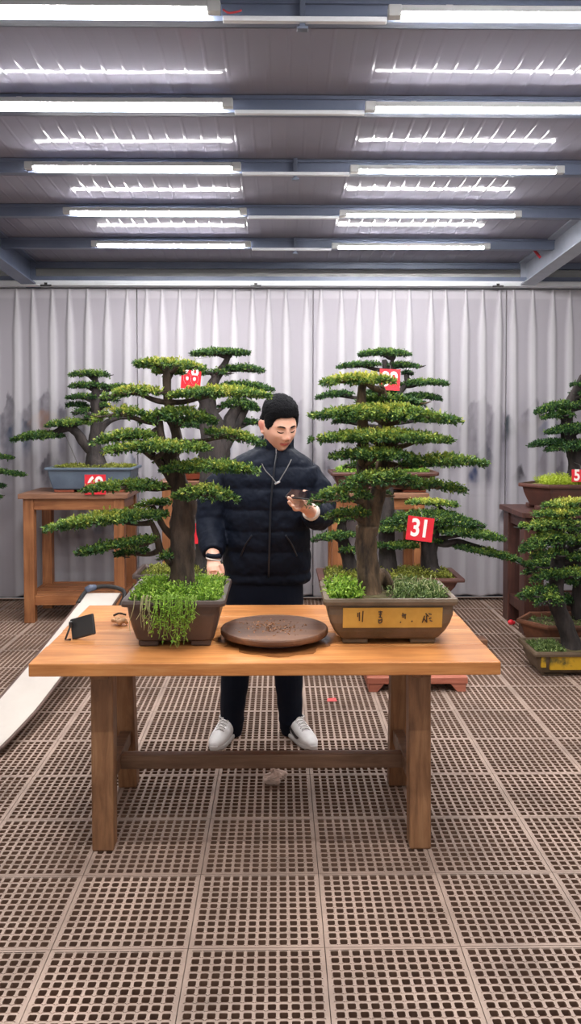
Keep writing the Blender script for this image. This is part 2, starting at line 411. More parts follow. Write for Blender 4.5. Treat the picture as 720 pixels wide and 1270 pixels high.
# skirting strip in the dark behind the curtain hems
struct(MB().box(X0, X1, YW+.16, YW+.2, 0, .10).build('baseboard_back', M['steel_dark']))
for px, py in ((22, 0), (57, 357), (617, 360), (317, 348)):      # rail carriers
    if py:
        p = at(px, py, YW-.14)
        m = MB().box(p[0]-.045, p[0]+.045, YW-.15, YW-.14, 2.642, 2.656).box(p[0]-.012, p[0]+.012, YW-.148, YW-.142, 2.655, 2.672)
        struct(m.build('trim_rail_bracket', M['black']))
# tube lamps
def lamp(x0, x1, y, label, dz=0):
    z = zc(y)-.065+dz
    t = thing('tube_lamp', label, 'ceiling lamp', ((x0+x1)/2, y, z), 'glowing tube lamps under the ceiling')
    pr = [(-.014, .024), (.014, .024), (.0195, .0), (-.0195, .0)]
    m = MB().loft([[(x, y+a, z+b) for a, b in pr] for x in (x0+.03, x1-.03)]); m.build('housing', M['housing'], t)
    ar = [(-.018, .001)]+[(-.018*math.cos(PI*i/10), -.001-.015*math.sin(PI*i/10)) for i in range(11)]+[(.018, .001)]
    m = MB().loft([[(x, y+a, z+b) for a, b in ar] for x in (x0+.032, x1-.032)]); m.build('diffuser', M['lamp'], t, smooth=False)
    for xq in (x0+.2, x1-.2): MB().box(xq-.012, xq+.012, y-.01, y+.057, z+.020, z+.028).build('mounting_clip', M['housing'], t)
    for xa, xb in ((x0-.018, x0+.03), (x1-.03, x1+.018)):
        MB().box(xa, xb, y-.020, y+.020, z-.016, z+.025).build('end_cap', M['housing'], t, bevel=.004)
    return t
rown = {2: 'nearest', 3: 'second nearest', 4: 'middle', 5: 'second farthest', 6: 'farthest'}
for i, y in enumerate(LY):
    for s in (0, 1):
        x0, x1 = ((-1.36, -.225), (.405, 1.54))[s]
        side = ('left', 'right')[s]
        if i in rown: lb = f'glowing white tube lamp, {rown[i]} of the {side} row'
        else: lb = ('glowing white tube lamp overhead, out of view, ' + ('two rows nearer', 'one row nearer')[i]+f', {side} row')
        lamp(x0, x1, y, lb, -.012 if s else 0)
# conduit strips bridging the two lamp rows
for i, y in enumerate(LY[1:]):
    z = zc(y)-.085
    m = MB().box(-.20, .385, y+.004, y+.03, z-.018, z)
    o = m.build('conduit', M['galv'], bevel=.003)
    tag(o, 'slim grey conduit strip bridging the ' + ('overhead', 'nearest', 'second nearest', 'middle', 'second farthest', 'farthest')[i]+' pair of tube lamps', 'conduit', 'conduits between the tube lamps')
# stubby hangers between conduit and purlin, red and black flex
for px, py, yy, nm in ((375, 8, 3.04, 'nearest'), (366, 200, 4.63, 'middle'), (366, 297, 6.24, 'farthest')):
    p = at(px, py, yy); z = zc(yy)
    m = MB().box(p[0]-.010, p[0]+.010, yy+.01, yy+.03, z-.12, z-.005).box(p[0]-.02, p[0]+.02, yy+.0, yy+.032, z-.126, z-.116)
    tag(m.build('hanger_bracket', M['steel_dark'], bevel=.002), f'small dark hanger bracket midway along the {nm} conduit', 'bracket', 'hanger brackets on the purlins')
p = at(287, 14, 3.02)
tag(MB().tube(catmull([p+[-.03, 0, .006], p+[-.01, -.006, -.008], p+[.02, -.003, -.003], p+[.035, 0, .004]]), .0035).build('red_flex', M['redcable'], smooth=True), 'short red flex at the end of the nearest left tube lamp', 'cable')
p = at(663, 312, 6.55)
tag(MB().tube(catmull([p+[-.05, -.02, .05], p+[-.02, -.05, .0], p+[.03, -.04, -.055]]), .011).build('red_tape', M['redcable'], smooth=True), 'red tape tied around the right steel beam', 'tape')

# ------------------------------------------------------------------ curtains with a printed ink landscape
def print_colour(PX, PZ):
    """print on the cloth, in metres along the wall and up it"""
    col = np.ones(PX.shape+(3,))*np.array(srgb(177, 172, 180)[:3])
    warm = np.clip((.9-PZ)/.9, 0, 1)[..., None]; col = col*(1-warm*.25)+np.array(srgb(176, 166, 165)[:3])*warm*.25
    n = fbm(PX*7+20, PZ*7+9, 3, 5); n2 = fbm(PX*2.2+3, PZ*1.6+40, 5, 4); n3 = fbm(PX*30+9, PZ*18+3, 8, 3)
    # hazy grey washes over the middle band
    band = np.exp(-((PZ-1.30)/.42)**2)
    wash = np.clip((n2-.42)*2.4, 0, 1)*band*.7
    col = col*(1-wash[..., None])+np.array(srgb(112, 108, 122)[:3])*wash[..., None]
    # peaks: px, py of the summit, half width px, height px, colour, strength
    peaks = [(12, 483, 14, 120, (120, 116, 128), .75), (28, 510, 16, 60, (84, 98, 124), .8), (55, 482, 20, 60, (118, 112, 124), .75),
             (57, 506, 14, 32, (188, 150, 136), .8), (75, 497, 14, 80, (128, 124, 140), .6), (98, 505, 14, 60, (110, 112, 130), .5),
             (62, 560, 14, 46, (86, 82, 94), .85), (72, 566, 12, 50, (92, 92, 112), .7), (160, 560, 8, 44, (84, 96, 128), .85),
             (140, 490, 18, 60, (134, 128, 142), .5), (128, 648, 14, 16, (92, 92, 110), .8), (108, 640, 26, 60, (142, 140, 154), .5),
             (283, 540, 10, 30, (96, 120, 172), .5),
             (386, 545, 14, 50, (112, 106, 118), .6), (378, 490, 18, 80, (140, 134, 146), .5), (396, 566, 10, 40, (96, 92, 104), .6),
             (597, 490, 24, 110, (140, 134, 146), .6), (618, 500, 18, 80, (130, 124, 138), .5), (600, 548, 16, 60, (96, 94, 110), .75),
             (586, 578, 8, 22, (70, 84, 126), .85), (632, 512, 7, 36, (74, 82, 92), .95), (660, 492, 9, 40, (120, 112, 124), .8), (643, 575, 7, 26, (86, 82, 90), .9),
             (626, 625, 5, 26, (82, 78, 86), .9), (684, 515, 13, 30, (88, 112, 166), .8), (676, 495, 24, 60, (168, 160, 160), .6),
             (700, 570, 16, 60, (122, 120, 136), .7), (690, 548, 22, 60, (150, 140, 150), .5), (708, 488, 14, 40, (140, 132, 140), .5),
             (520, 545, 24, 50, (160, 152, 164), .5), (470, 560, 22, 60, (140, 134, 148), .5)]
    for (px, py, hw, hp, c, st) in peaks:
        p = at(px, py, YW); w = hw/F*YW; h = hp/F*YW
        w = w*1.35; dx = (PX-p[0])/w+(n-.5)*1.0
        top = p[2]-h*.55*np.abs(dx)**1.3+(n3-.5)*.06
        a = np.clip((top-PZ)/.035, 0, 1)*np.clip(1-(p[2]-PZ)/h, 0, 1)**.8*np.clip(1.25-np.abs(dx), 0, 1)
        a = np.clip(a*2.6, 0, 1)*st*(.55+.9*(n3-.2))
        rid = np.exp(-((top-PZ-.008)/.011)**2)*np.clip(1.1-np.abs(dx), 0, 1)*np.clip(n3*2.2-.6, 0, 1)*.8*st
        a = np.clip(np.maximum(a, rid), 0, .95)[..., None]
        col = col*(1-a)+np.array(srgb(*[q*.80 for q in c])[:3])*a
    # faint water line
    ln = np.clip(1-np.abs(PZ-(.92+.02*np.sin(PX*3)))/.012, 0, 1)*np.clip((n-.45)*3, 0, 1)*.35
    col = col*(1-ln[..., None])+np.array(srgb(136, 128, 138)[:3])*ln[..., None]
    return col
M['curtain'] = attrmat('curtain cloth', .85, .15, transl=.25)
ZT = 2.645
def curtain(x0, x1, label, seed, pleats):
    rs = np.random.default_rng(seed)
    nx = int((x1-x0)/.0055); nz = 150
    xs = np.linspace(x0, x1, nx); zs = np.linspace(.045, ZT, nz)
    PX, PZ = np.meshgrid(xs, zs)
    dy = .006*np.sin(PX*17+seed)*np.clip((ZT-PZ)/2, 0, 1)+.004*np.sin(PX*41+2*seed)*np.clip((ZT-PZ)/2.4, 0, 1)
    pl = np.zeros_like(PX)
    for k, c in enumerate(pleats):
        t = (ZT-PZ)
        w = .008+.022*np.clip(t/.35, 0, 1)+.008*np.clip(t/2, 0, 1)
        cc = c+rs.uniform(-.03, .03)*t/2.6
        amp = (.022-.006*np.clip(t/2.4, 0, 1))*rs.uniform(.8, 1.15)
        g = np.exp(-np.abs((PX-cc)/w)**3.5)
        dy -= amp*g; pl = np.maximum(pl, g)
    hem = (PZ < .10)*.0
    col = print_colour(PX, PZ)
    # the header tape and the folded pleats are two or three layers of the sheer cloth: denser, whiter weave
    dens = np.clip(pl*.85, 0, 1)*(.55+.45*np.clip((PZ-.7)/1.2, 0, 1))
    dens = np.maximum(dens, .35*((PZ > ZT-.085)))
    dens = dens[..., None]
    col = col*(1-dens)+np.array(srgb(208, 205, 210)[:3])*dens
    V = np.stack([PX, YW+dy, PZ+.012*np.sin(PX*23+seed)*(PZ < .3)*np.clip((.3-PZ)/.3, 0, 1)], -1).reshape(-1, 3)
    idx = np.arange(nx*nz).reshape(nz, nx)
    Q = np.stack([idx[:-1, :-1], idx[:-1, 1:], idx[1:, 1:], idx[1:, :-1]], -1).reshape(-1, 4)
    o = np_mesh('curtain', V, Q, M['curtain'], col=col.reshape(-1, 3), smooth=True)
    so = o.modifiers.new('thick', 'SOLIDIFY'); so.thickness = .002
    tag(o, label, 'curtain', 'sheer curtains printed with an ink landscape')
pxs = [-28, -6, 21, 41, 65, 86, 109, 133, 158, 182, 201, 223, 246, 267, 290, 313, 333, 354, 380, 398, 423, 445, 467, 488, 507, 534, 552, 577, 598, 619, 636, 660, 685, 706, 729, 752, 775]
PL = [at(p, 365, YW)[0] for p in pxs]
cuts = [-3.2, at(165, 365, YW)[0]+.03, at(388, 365, YW)[0], at(628, 365, YW)[0], 3.5]
clabels = ['sheer grey curtain with ink peaks behind the blue-grey pot on its stand', 'sheer grey curtain behind the person and the tree carrying card 68',
           'sheer grey curtain with ink crags behind the tree carrying card 39', 'sheer grey curtain with a blue ink patch at the far right end']
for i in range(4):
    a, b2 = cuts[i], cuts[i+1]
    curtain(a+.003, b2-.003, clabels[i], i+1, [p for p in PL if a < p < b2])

# ------------------------------------------------------------------ leaves
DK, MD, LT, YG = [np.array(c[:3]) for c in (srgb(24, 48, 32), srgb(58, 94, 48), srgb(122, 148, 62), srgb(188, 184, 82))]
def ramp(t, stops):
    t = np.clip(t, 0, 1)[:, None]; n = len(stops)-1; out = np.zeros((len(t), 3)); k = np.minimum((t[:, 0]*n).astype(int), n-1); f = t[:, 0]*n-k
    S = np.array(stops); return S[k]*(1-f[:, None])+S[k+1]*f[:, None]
def unit(v): return v/np.maximum(np.linalg.norm(v, axis=-1, keepdims=True), 1e-9)
def leaves(P, D, length, width, col, rng):
    """one folded rhombic leaf per point P along D"""
    n = len(P); D = unit(D); r = unit(rng.normal(size=(n, 3))); S = unit(np.cross(D, r)); N = np.cross(D, S)
    L = (length*(.7+.6*rng.random(n)))[:, None]; W = (width*(.7+.6*rng.random(n)))[:, None]
    V = np.stack([P, P+D*L*.5+S*W*.5+N*W*.15, P+D*L-N*L*.08, P+D*L*.5-S*W*.5+N*W*.15], 1)
    cc = np.repeat(col[:, None, :], 4, 1).copy(); cc[:, 2] *= 1.12
    return V.reshape(-1, 3), cc.reshape(-1, 3)
def leaf_obj(name, V, col, parent):
    Q = np.arange(len(V)).reshape(-1, 4)
    return np_mesh(name, V, Q, M['leaf'], parent, col=np.clip(col, 0, 1))
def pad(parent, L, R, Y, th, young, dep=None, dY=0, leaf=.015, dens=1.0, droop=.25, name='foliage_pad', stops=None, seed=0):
    """a flat tier of clipped foliage between two tips given as photo pixels at depth Y"""
    rng = np.random.default_rng(seed+int(L[0]*7+L[1]*13+R[0]*3))
    P0, P1 = at(L[0], L[1], Y+dY), at(R[0], R[1], Y+dY); c = (P0+P1)/2; ax = P1-P0; a = np.linalg.norm(ax)/2; ex = ax/(2*a)
    ey = np.array([0, 1., 0]); ez = np.array([0, 0, 1.])
    if dep is None: dep = min(max(a*.55, .05), .125)*(Y/3.2)**.4
    # the tier is seen from eye height, so part of its drawn height is its spread in depth
    seen = abs((L[1]+R[1])/2-HOR)*2*dep/Y*.62
    H = max(th*.72-seen, th*.28, 3.4)/F*Y
    ae, de, He = max(a-leaf*.9, .02), max(dep-leaf*.8, .02), max(H-leaf*.9, .006)
    n = int(dens*1.75*PI*ae*de/(leaf*.72)**2)
    ang = rng.random(n)*2*PI; rr = np.sqrt(rng.random(n))
    lob = 1-.28*(.5+.5*np.sin(3*ang+rng.random()*6))*.6-.2*(.5+.5*np.sin(7*ang+rng.random()*6))*np.abs(np.sin(ang))
    u = np.sign(np.cos(ang))*np.abs(np.cos(ang))**.9*rr; v = np.sin(ang)*rr*lob
    bump = .55+.75*fbm(u*a/(leaf*3.0)+30, v*dep/(leaf*3.0)+30, int(seed) % 97, 3)
    top = np.clip(1-rr**2.2, 0, 1)**.6*(1-.68*np.abs(u)**1.5)*bump
    keep = (fbm(u*a/(leaf*2.6)+3, v*dep/(leaf*2.6)+7, int(seed) % 41+5, 3)+.16*(1-rr)) > .40
    u, v, rr, top = u[keep], v[keep], rr[keep], top[keep]; n = len(u)
    lay = rng.random(n); w = np.where(lay < .55, top, np.where(lay < .8, top*rng.random(n), -.10*rng.random(n)))
    P = c+ex*(u*ae)[:, None]+ey*(v*de)[:, None]+ez*(w*He*.95-He*.42-droop*H*np.abs(u)**2.2+droop*H*.3)[:, None]
    up = np.where(lay < .8, .75, -.05)
    D = ez*up[:, None]+(ex*u[:, None]*1.0+ey*v[:, None]*1.0)*.8+rng.normal(size=(n, 3))*.33
    D = unit(D); k = 5
    t = np.tile(np.linspace(-.15, .95, k), n); Pn = np.repeat(P, k, 0); Dn = np.repeat(D, k, 0)
    sl = leaf*1.15*np.where(w > .2, 1, .7)*(.4+1.1*rng.random(n)**1.5); Pl = Pn+Dn*(t*np.repeat(sl, k))[:, None]
    Dl = Dn*.55+unit(rng.normal(size=(n*k, 3)))*.8
    vn = fbm(u*a/.05+9, v*dep/.05+4, int(seed) % 53+2, 3)
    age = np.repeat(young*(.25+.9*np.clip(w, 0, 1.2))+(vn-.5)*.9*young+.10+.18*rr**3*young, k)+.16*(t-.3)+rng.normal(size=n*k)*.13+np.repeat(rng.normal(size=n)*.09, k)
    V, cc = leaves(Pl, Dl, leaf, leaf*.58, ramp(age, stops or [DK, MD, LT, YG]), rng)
    V2 = V
    return leaf_obj(name, V2, cc, parent)
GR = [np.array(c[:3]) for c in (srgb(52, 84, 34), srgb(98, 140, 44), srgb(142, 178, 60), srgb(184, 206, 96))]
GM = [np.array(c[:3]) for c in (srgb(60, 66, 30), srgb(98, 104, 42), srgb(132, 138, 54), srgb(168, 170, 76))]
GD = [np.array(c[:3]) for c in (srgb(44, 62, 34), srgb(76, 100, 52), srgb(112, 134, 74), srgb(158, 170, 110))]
def ground_cover(parent, x0, x1, y0, y1, z, h, n, leaf=.014, stops=GR, name='ground_cover', seed=1, wide=.5, mound=.5, hole=None):
    """low weeds: thin stems carrying small leaves"""
    rng = np.random.default_rng(seed)
    x = x0+(x1-x0)*rng.random(n); y = y0+(y1-y0)*rng.random(n)
    u = (x-x0)/(x1-x0)*2-1; v = (y-y0)/(y1-y0)*2-1
    if hole is not None:
        keep = np.hypot(x-hole[0], y-hole[1]) > hole[2]; x, y, u, v = x[keep], y[keep], u[keep], v[keep]; n = len(x)
    hh = h*(.4+.9*fbm(x*30, y*30, seed, 3))*(1-mound*np.maximum(np.abs(u), np.abs(v))**3)
    D = unit(np.stack([rng.normal(size=n)*.4, rng.normal(size=n)*.4, np.ones(n)], 1)); P = np.stack([x, y, np.full(n, z)], 1)
    S = unit(np.cross(D, rng.normal(size=(n, 3)))); w = .0012
    T = P+D*hh[:, None]
    Vs = np.stack([P-S*w, P+S*w, T+S*w*.6, T-S*w*.6], 1).reshape(-1, 3); cs = np.repeat(ramp(rng.random(n)*.6, stops), 4, 0)
    k = 5; t = np.tile(np.linspace(.25, 1.0, k), n)
    Pl = np.repeat(P, k, 0)+np.repeat(D*hh[:, None], k, 0)*t[:, None]
    Dl = np.repeat(D, k, 0)*.4+unit(rng.normal(size=(n*k, 3)))*.8
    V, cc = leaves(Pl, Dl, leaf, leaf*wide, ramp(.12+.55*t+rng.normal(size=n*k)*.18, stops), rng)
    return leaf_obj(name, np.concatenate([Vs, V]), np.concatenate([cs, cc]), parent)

# ------------------------------------------------------------------ pots
def rrect(cx, cy, hw, hd, z, r=.02, seg=4):
    r = min(r, hw*.95, hd*.95); pts = []
    for k, (sx, sy) in enumerate(((1, 1), (-1, 1), (-1, -1), (1, -1))):
        for i in range(seg+1):
            a = PI/2*k+PI/2*i/seg
            pts.append((cx+sx*(hw-r)+r*math.cos(a), cy+sy*(hd-r)+r*math.sin(a), z))
    return pts
def ring_of(shape, cx, cy, hw, hd, z, r=.02):
    if shape == 'rect': return rrect(cx, cy, hw, hd, z, r)
    if shape == 'oval': return [(cx+hw*math.cos(2*PI*j/40), cy+hd*math.sin(2*PI*j/40), z) for j in range(40)]
    if shape == 'hex':
        p = [(1, 0), (.62, .92), (-.62, .92), (-1, 0), (-.62, -.92), (.62, -.92)]
        return [(cx+hw*a, cy+hd*b2, z) for a, b2 in p]
def pot(parent, cx, cy, hw, hd, z0, z1, m, bot=.8, lip=.014, liph=.022, shape='rect', foot=True, soil=None, soild=.03, footm=None, r=.02, belly=.0, name='pot', wall=.022):
    h = z1-z0; fh = .1*h if foot else 0.0
    R = []
    zb = z0+fh
    prof = [(bot-.05, 0), (bot, .06), (bot+(1-bot)*.25+belly, .25), (bot+(1-bot)*.55+belly*1.3, .5), (bot+(1-bot)*.8+belly, .75)]
    H = z1-liph-zb
    R.append(ring_of(shape, cx, cy, hw*(bot-.12), hd*(bot-.12), zb, r))
    for s, t in prof: R.append(ring_of(shape, cx, cy, hw*s-lip, hd*s-lip, zb+H*t, r))
    R.append(ring_of(shape, cx, cy, hw-lip*1.1, hd-lip*1.1, z1-liph, r))
    R.append(ring_of(shape, cx, cy, hw-.002, hd-.002, z1-liph*.85, r)); R.append(ring_of(shape, cx, cy, hw, hd, z1-liph*.4, r))
    R.append(ring_of(shape, cx, cy, hw-.003, hd-.003, z1, r))
    R.append(ring_of(shape, cx, cy, hw-wall, hd-wall, z1, r)); R.append(ring_of(shape, cx, cy, hw-wall-.004, hd-wall-.004, z1-.01, r))
    R.append(ring_of(shape, cx, cy, hw-wall-.012, hd-wall-.012, z1-soild-.02, r))
    mb = MB().loft(R)
    o = mb.build(name, m, parent, bevel=0)
    if foot:
        fw, fd = hw*bot-lip-.01, hd*bot-lip-.01
        for sx in (-1, 1):
            for sy in (-1, 1):
                a, b2 = sorted((cx+sx*fw, cx+sx*fw*.45)); c, d = sorted((cy+sy*fd, cy+sy*fd*.45))
                f = MB().box(a, b2, c, d, z0, zb+.012).build('pot_foot', footm or m, None, bevel=.006, org=wloc(parent)); f.parent = o; f.location = (0, 0, 0)
    sm = MB(); rg = ring_of(shape, cx, cy, hw-wall-.006, hd-wall-.006, z1-soild, r)
    rg2 = ring_of(shape, cx, cy, (hw-wall)*.5, (hd-wall)*.5, z1-soild+.012, r); rg3 = ring_of(shape, cx, cy, .01, .01, z1-soild+.016, r)
    sm.loft([rg, rg2, rg3]); sm.build('soil', soil or M['soil'], parent, smooth=True)
    return o

# ------------------------------------------------------------------ trees
def pathw(pts, Y):
    return [at(p[0], p[1], Y+p[2]) for p in pts], [p[3]/F*(Y+p[2]) for p in pts]
def stem(parent, pts, Y, m, name='trunk', seg=16, wob=.12, n=7, flare=False, seed=0):
    P, R = pathw(pts, Y); Pn = catmull(P, n); Rn = [float(v) for v in np.interp(np.linspace(0, len(R)-1, len(Pn)), range(len(R)), R)]
    if flare:
        for i in range(len(Rn)):
            t = i/len(Rn)
            Rn[i] *= 1+.35*max(0, 1-t*7)
    return MB().tube(Pn, Rn, seg, wob=wob, seed=seed), Pn
def bonsai_crown(t, Y, trunks, pads, bark, leaf=.015, dens=1.0, tw=.12, flare=True, stops=None, br=3.0):
    """trunks: lists of (px,py,dY,radius px); pads: (L, R, thickness, young, dY[, attach])"""
    allp = []; 
    for i, tr in enumerate(trunks):
        mb, Pn = stem(t, tr, Y, bark, wob=tw, flare=flare and i == 0, seed=i+3)
        mb.build('trunk', bark, t, smooth=True); allp += [(p, i) for p in Pn]
    for i, pd in enumerate(pads):
        L, R, th, young, dY = pd[:5]
        P0, P1 = at(L[0], L[1], Y+dY), at(R[0], R[1], Y+dY); c = (P0+P1)/2; c[2] -= th/F*Y*.25
        pad(t, L, R, Y, th, young, dY=dY, leaf=leaf, dens=dens, seed=i*11+int(Y*100), stops=stops, dep=pd[6] if len(pd) > 6 else None)
        # the limb carrying the tier: from the closest stretch of trunk, then out along the tier both ways
        if len(pd) > 5 and pd[5] is not None: A = at(pd[5][0], pd[5][1], Y+(pd[5][2] if len(pd[5]) > 2 else 0))
        else:
            best = None
            for p, k in allp:
                dx = max(0, min(P0[0], P1[0])-p[0], p[0]-max(P0[0], P1[0])); dz = (c[2]-.025)-p[2]
                s = dx+abs(dz)*1.0+(.2 if dz < -.01 else 0)
                if best is None or s < best[0]: best = (s, p)
            A = best[1]
        rb = br/F*Y; mb = MB(); ln = np.array([0, 0, -th/F*Y*.22])
        def pt(u): q = P0+(P1-P0)*u+ln; q[2] += .1*th/F*Y*(1-(2*u-1)**2); return q
        u0 = float(np.clip((A[0]-P0[0])/(P1[0]-P0[0]+1e-9), .0, 1.0))
        segs = ([.72, .94] if u0 < .75 else []), ([.28, .06] if u0 > .25 else [])
        for sg in segs:
            if not sg: continue
            ue = min(max(u0, .12), .88); mid = (A+pt(ue*.6+sg[0]*.4))/2+np.array([0, 0, -.01])
            Pn = catmull([A, mid, pt(ue*.45+sg[0]*.55), pt(sg[0]), pt(sg[1])], 5)
            mb.tube(Pn, np.linspace(rb*1.5, rb*.3, len(Pn)), 8, wob=.15, seed=i)
        rs = random.Random(i)                                  # twigs fanning through the tier
        for k in range(7):
            u = rs.uniform(.12, .88); q = pt(u); e = q+np.array([rs.uniform(-.05, .05), rs.uniform(-.09, .09), .004])*(Y/3.2)**.5
            mb.tube([q, (q+e)/2+np.array([0, 0, -.004]), e], [rb*.45, rb*.35, rb*.2], 5)
        mb.build('branch', bark, t, smooth=True)

# ------------------------------------------------------------------ furniture
def stand(name, label, x0, x1, yF, yB, zt, mv, mh, mt, shelf=.19, group=None, ov=.03, cat='stand', lw=.08):
    t = thing(name, label, cat, ((x0+x1)/2, (yF+yB)/2, 0), group)
    MB().box(x0-ov, x1+ov, yF-ov, yB+ov*.5, zt-.038, zt).build('top_board', mt, t, bevel=.004)
    for x in (x0, x1-lw):
        for y in (yF, yB-lw): MB().box(x, x+lw, y, y+lw, 0, zt-.038).build('leg', mv, t, bevel=.005)
    for y in (yF+.012, yB-.037): MB().box(x0+lw, x1-lw, y, y+.025, zt-.125, zt-.038).build('apron', mh, t, bevel=.003)
    for x in (x0+.012, x1-.037): MB().box(x, x+.025, yF+lw, yB-lw, zt-.125, zt-.038).build('apron', mh, t, bevel=.003)
    for y in (yF+.012, yB-.037): MB().box(x0+lw, x1-lw, y, y+.025, shelf-.055, shelf+.02).build('lower_rail', mh, t, bevel=.003)
    for x in (x0+.012, x1-.037): MB().box(x, x+.025, yF+lw, yB-lw, shelf-.055, shelf+.02).build('lower_rail', mh, t, bevel=.003)
    n = 3; w = (yB-yF-2*.06)/n
    for i in range(n): MB().box(x0+.04, x1-.04, yF+.06+i*w, yF+.06+i*w+w*.82, shelf+.0, shelf+.018).build('shelf_board', mh, t, bevel=.003)
    return t
def X(px, Y, py=520): return float(at(px, py, Y)[0])
def Zz(py, Y): return float(at(346, py, Y)[2])

# the work table in the middle
TZ = Zz(822, 2.85); tx0, tx1 = X(35, 2.85, 826), X(621, 2.85, 826); tyF, tyB = 2.85, float(onz(330, 750, TZ)[1])
t = thing('work_table', 'long honey-brown wooden table with the turntable and two big potted trees on it', 'table', ((tx0+tx1)/2, (tyF+tyB)/2, 0))
m = MB(); nb = 4; w = (tyB-tyF)/nb
for i in range(nb):
    m.box(tx0+(.004 if i % 2 else 0), tx1-(.003 if i % 2 else 0), tyF+i*w+(.0006 if i else 0), tyF+(i+1)*w-.0006, TZ-.05+.004, TZ)
m.build('tabletop', M['table_top'], t, bevel=.004)
lgs = {}
for nm, px, yb, yt in (('fl', 130, 3.0, 3.06), ('fr', 519, 3.0, 3.06), ('bl', 160, 3.52, 3.46), ('br', 492, 3.52, 3.46)):
    xb = X(px, yb, 1050 if yb < 3.3 else 970); xt = xb+(-.012 if px < 300 else .004)
    lgs[nm] = ((xb, yb), (xt, yt))
    MB().leg((xb, yb, 0), (xt, yt, TZ-.046), .078, .075, .082, .08).build('leg', M['table_edge'], t, bevel=.007)
for a, b2 in (('fl', 'bl'), ('fr', 'br')):
    xa = lgs[a][0][0]; MB().bar((xa-.004, 3.055, .222), (lgs[b2][0][0]-.004, 3.485, .222), .045, .06).build('side_stretcher', M['table_rail'], t, bevel=.004)
    MB().bar((lgs[a][1][0], 2.98, TZ-.071), (lgs[b2][1][0], 3.58, TZ-.071), .07, .05).build('cross_bearer', M['table_edge'], t, bevel=.004)
MB().box(lgs['fl'][0][0]+.015, lgs['fr'][0][0]-.02, 3.225, 3.275, .188, .243).build('long_stretcher', M['table_rail'], t, bevel=.004)
# wet patch on the wood beside the turntable
tcx, tcy = float(onz(338, 780, TZ+.05)[0])+.006, float(onz(338, 777, TZ+.05)[1])
M['wet'] = mat('wet wood', srgb(128, 80, 46), srgb(156, 102, 60), rough=.15, scale=20)
rg = []; rs = random.Random(5)
for j in range(48):
    a = 2*PI*j/48; r = (.205+.03*math.sin(3*a)+.014*math.sin(11*a)+rs.uniform(-.006, .006)); rg.append((tcx+.015+r*math.cos(a)*1.12, tcy-.035+r*math.sin(a)*.85, TZ+.0008))
o = MB().add(rg, [tuple(range(48))]).build('water_stain', M['wet'], org=(tcx, tcy, TZ+.0008)); tag(o, 'dark wet patch on the table top around the turntable', 'water stain')
# turntable
t = thing('turntable', 'round dark wooden turntable with soil marks between the two big pots', 'turntable', (tcx, tcy, TZ))
z0 = TZ+.0012
MB().lathe(tcx, tcy, [(.135, z0), (.14, z0+.004), (.14, z0+.014), (.12, z0+.018)]).build('base', M['dark_wood'], t, smooth=False)
MB().lathe(tcx, tcy, [(.03, z0+.018), (.03, z0+.024)], 24).build('spindle', M['steel_dark'], t)
Rt = 67/F*tcy
prof = [(.05, z0+.022), (Rt-.012, z0+.022), (Rt-.003, z0+.025), (Rt, z0+.032), (Rt, z0+.042), (Rt-.003, z0+.047), (Rt-.008, z0+.048), (Rt-.014, z0+.0465), (.1, z0+.0465), (.002, z0+.0465)]
MB().lathe(tcx, tcy, prof, 72).build('disc', M['turn'], t)
rng = np.random.default_rng(4); n = 260
P = np.stack([tcx-.02+rng.normal(size=n)*.06, tcy+rng.normal(size=n)*.055, np.full(n, z0+.0468)], 1)
V, cc = leaves(P, np.stack([rng.normal(size=n), rng.normal(size=n), np.zeros(n)+.12], 1), .010, .006, ramp(rng.random(n), [np.array(srgb(90, 60, 40)[:3]), np.array(srgb(150, 106, 74)[:3]), np.array(srgb(176, 128, 92)[:3])]), rng)
o = leaf_obj('soil_crumbs', V, cc, t); o['kind'] = 'stuff'
# black folding stand
p = onz(103, 792, TZ); cx, cy = float(p[0]), float(p[1])
t = thing('phone_stand', 'small black folding phone stand leaning near the front left corner of the table', 'phone stand', (cx, cy, TZ))
Rm = Matrix.Rotation(math.radians(-10), 3, 'Z')@Matrix.Rotation(math.radians(-24), 3, 'X')
def rotbox(m, c, hx, hy, hz, R, bx=None):
    vs = [np.array(c)+np.array(R@Vector((sx*hx, sy*hy, sz*hz))) for sz in (-1, 1) for sx, sy in ((-1,-1),(1,-1),(1,1),(-1,1))]
    return m.add(vs, [(0,3,2,1),(4,5,6,7),(0,1,5,4),(1,2,6,5),(2,3,7,6),(3,0,4,7)])
rotbox(MB(), (cx, cy, TZ+.046), .049, .006, .040, Matrix.Rotation(math.radians(-17), 3, 'Y')@Rm).build('plate', M['black'], t, bevel=.005)
MB().tube([(cx-.044, cy-.002, TZ+.058), (cx-.060, cy-.03, TZ+.004), (cx-.040, cy-.026, TZ+.004)], .004, 8).build('kick_leg', M['black'], t, smooth=True)
MB().box(cx-.052, cx-.040, cy-.01, cy+.006, TZ+.045, TZ+.066).build('hinge', M['black'], t, bevel=.002)
# root lump and twig by the left pot
p = onz(149, 775, TZ); m = MB(); rs = random.Random(2)
for i in range(11): 
    a = rs.uniform(0, 6.28); m.ball((p[0]+.022*math.cos(a)*rs.random()*1.3, p[1]+.016*math.sin(a), TZ+.010+.014*rs.random()), rs.uniform(.008, .013), 8, 6)
tag(m.build('root_lump', M['peach'], smooth=True), 'small pale knobbly root lump beside the left pot on the table', 'root')
p = onz(147, 765, TZ)
tag(MB().tube(catmull([(p[0]-.022, p[1], TZ+.005), (p[0], p[1]+.01, TZ+.012), (p[0]+.03, p[1]+.012, TZ+.006)]), [.004]*17, 7, wob=.2).build('twig', M['bark_dark'], smooth=True), 'short dark twig on the table behind the pale root lump', 'twig')

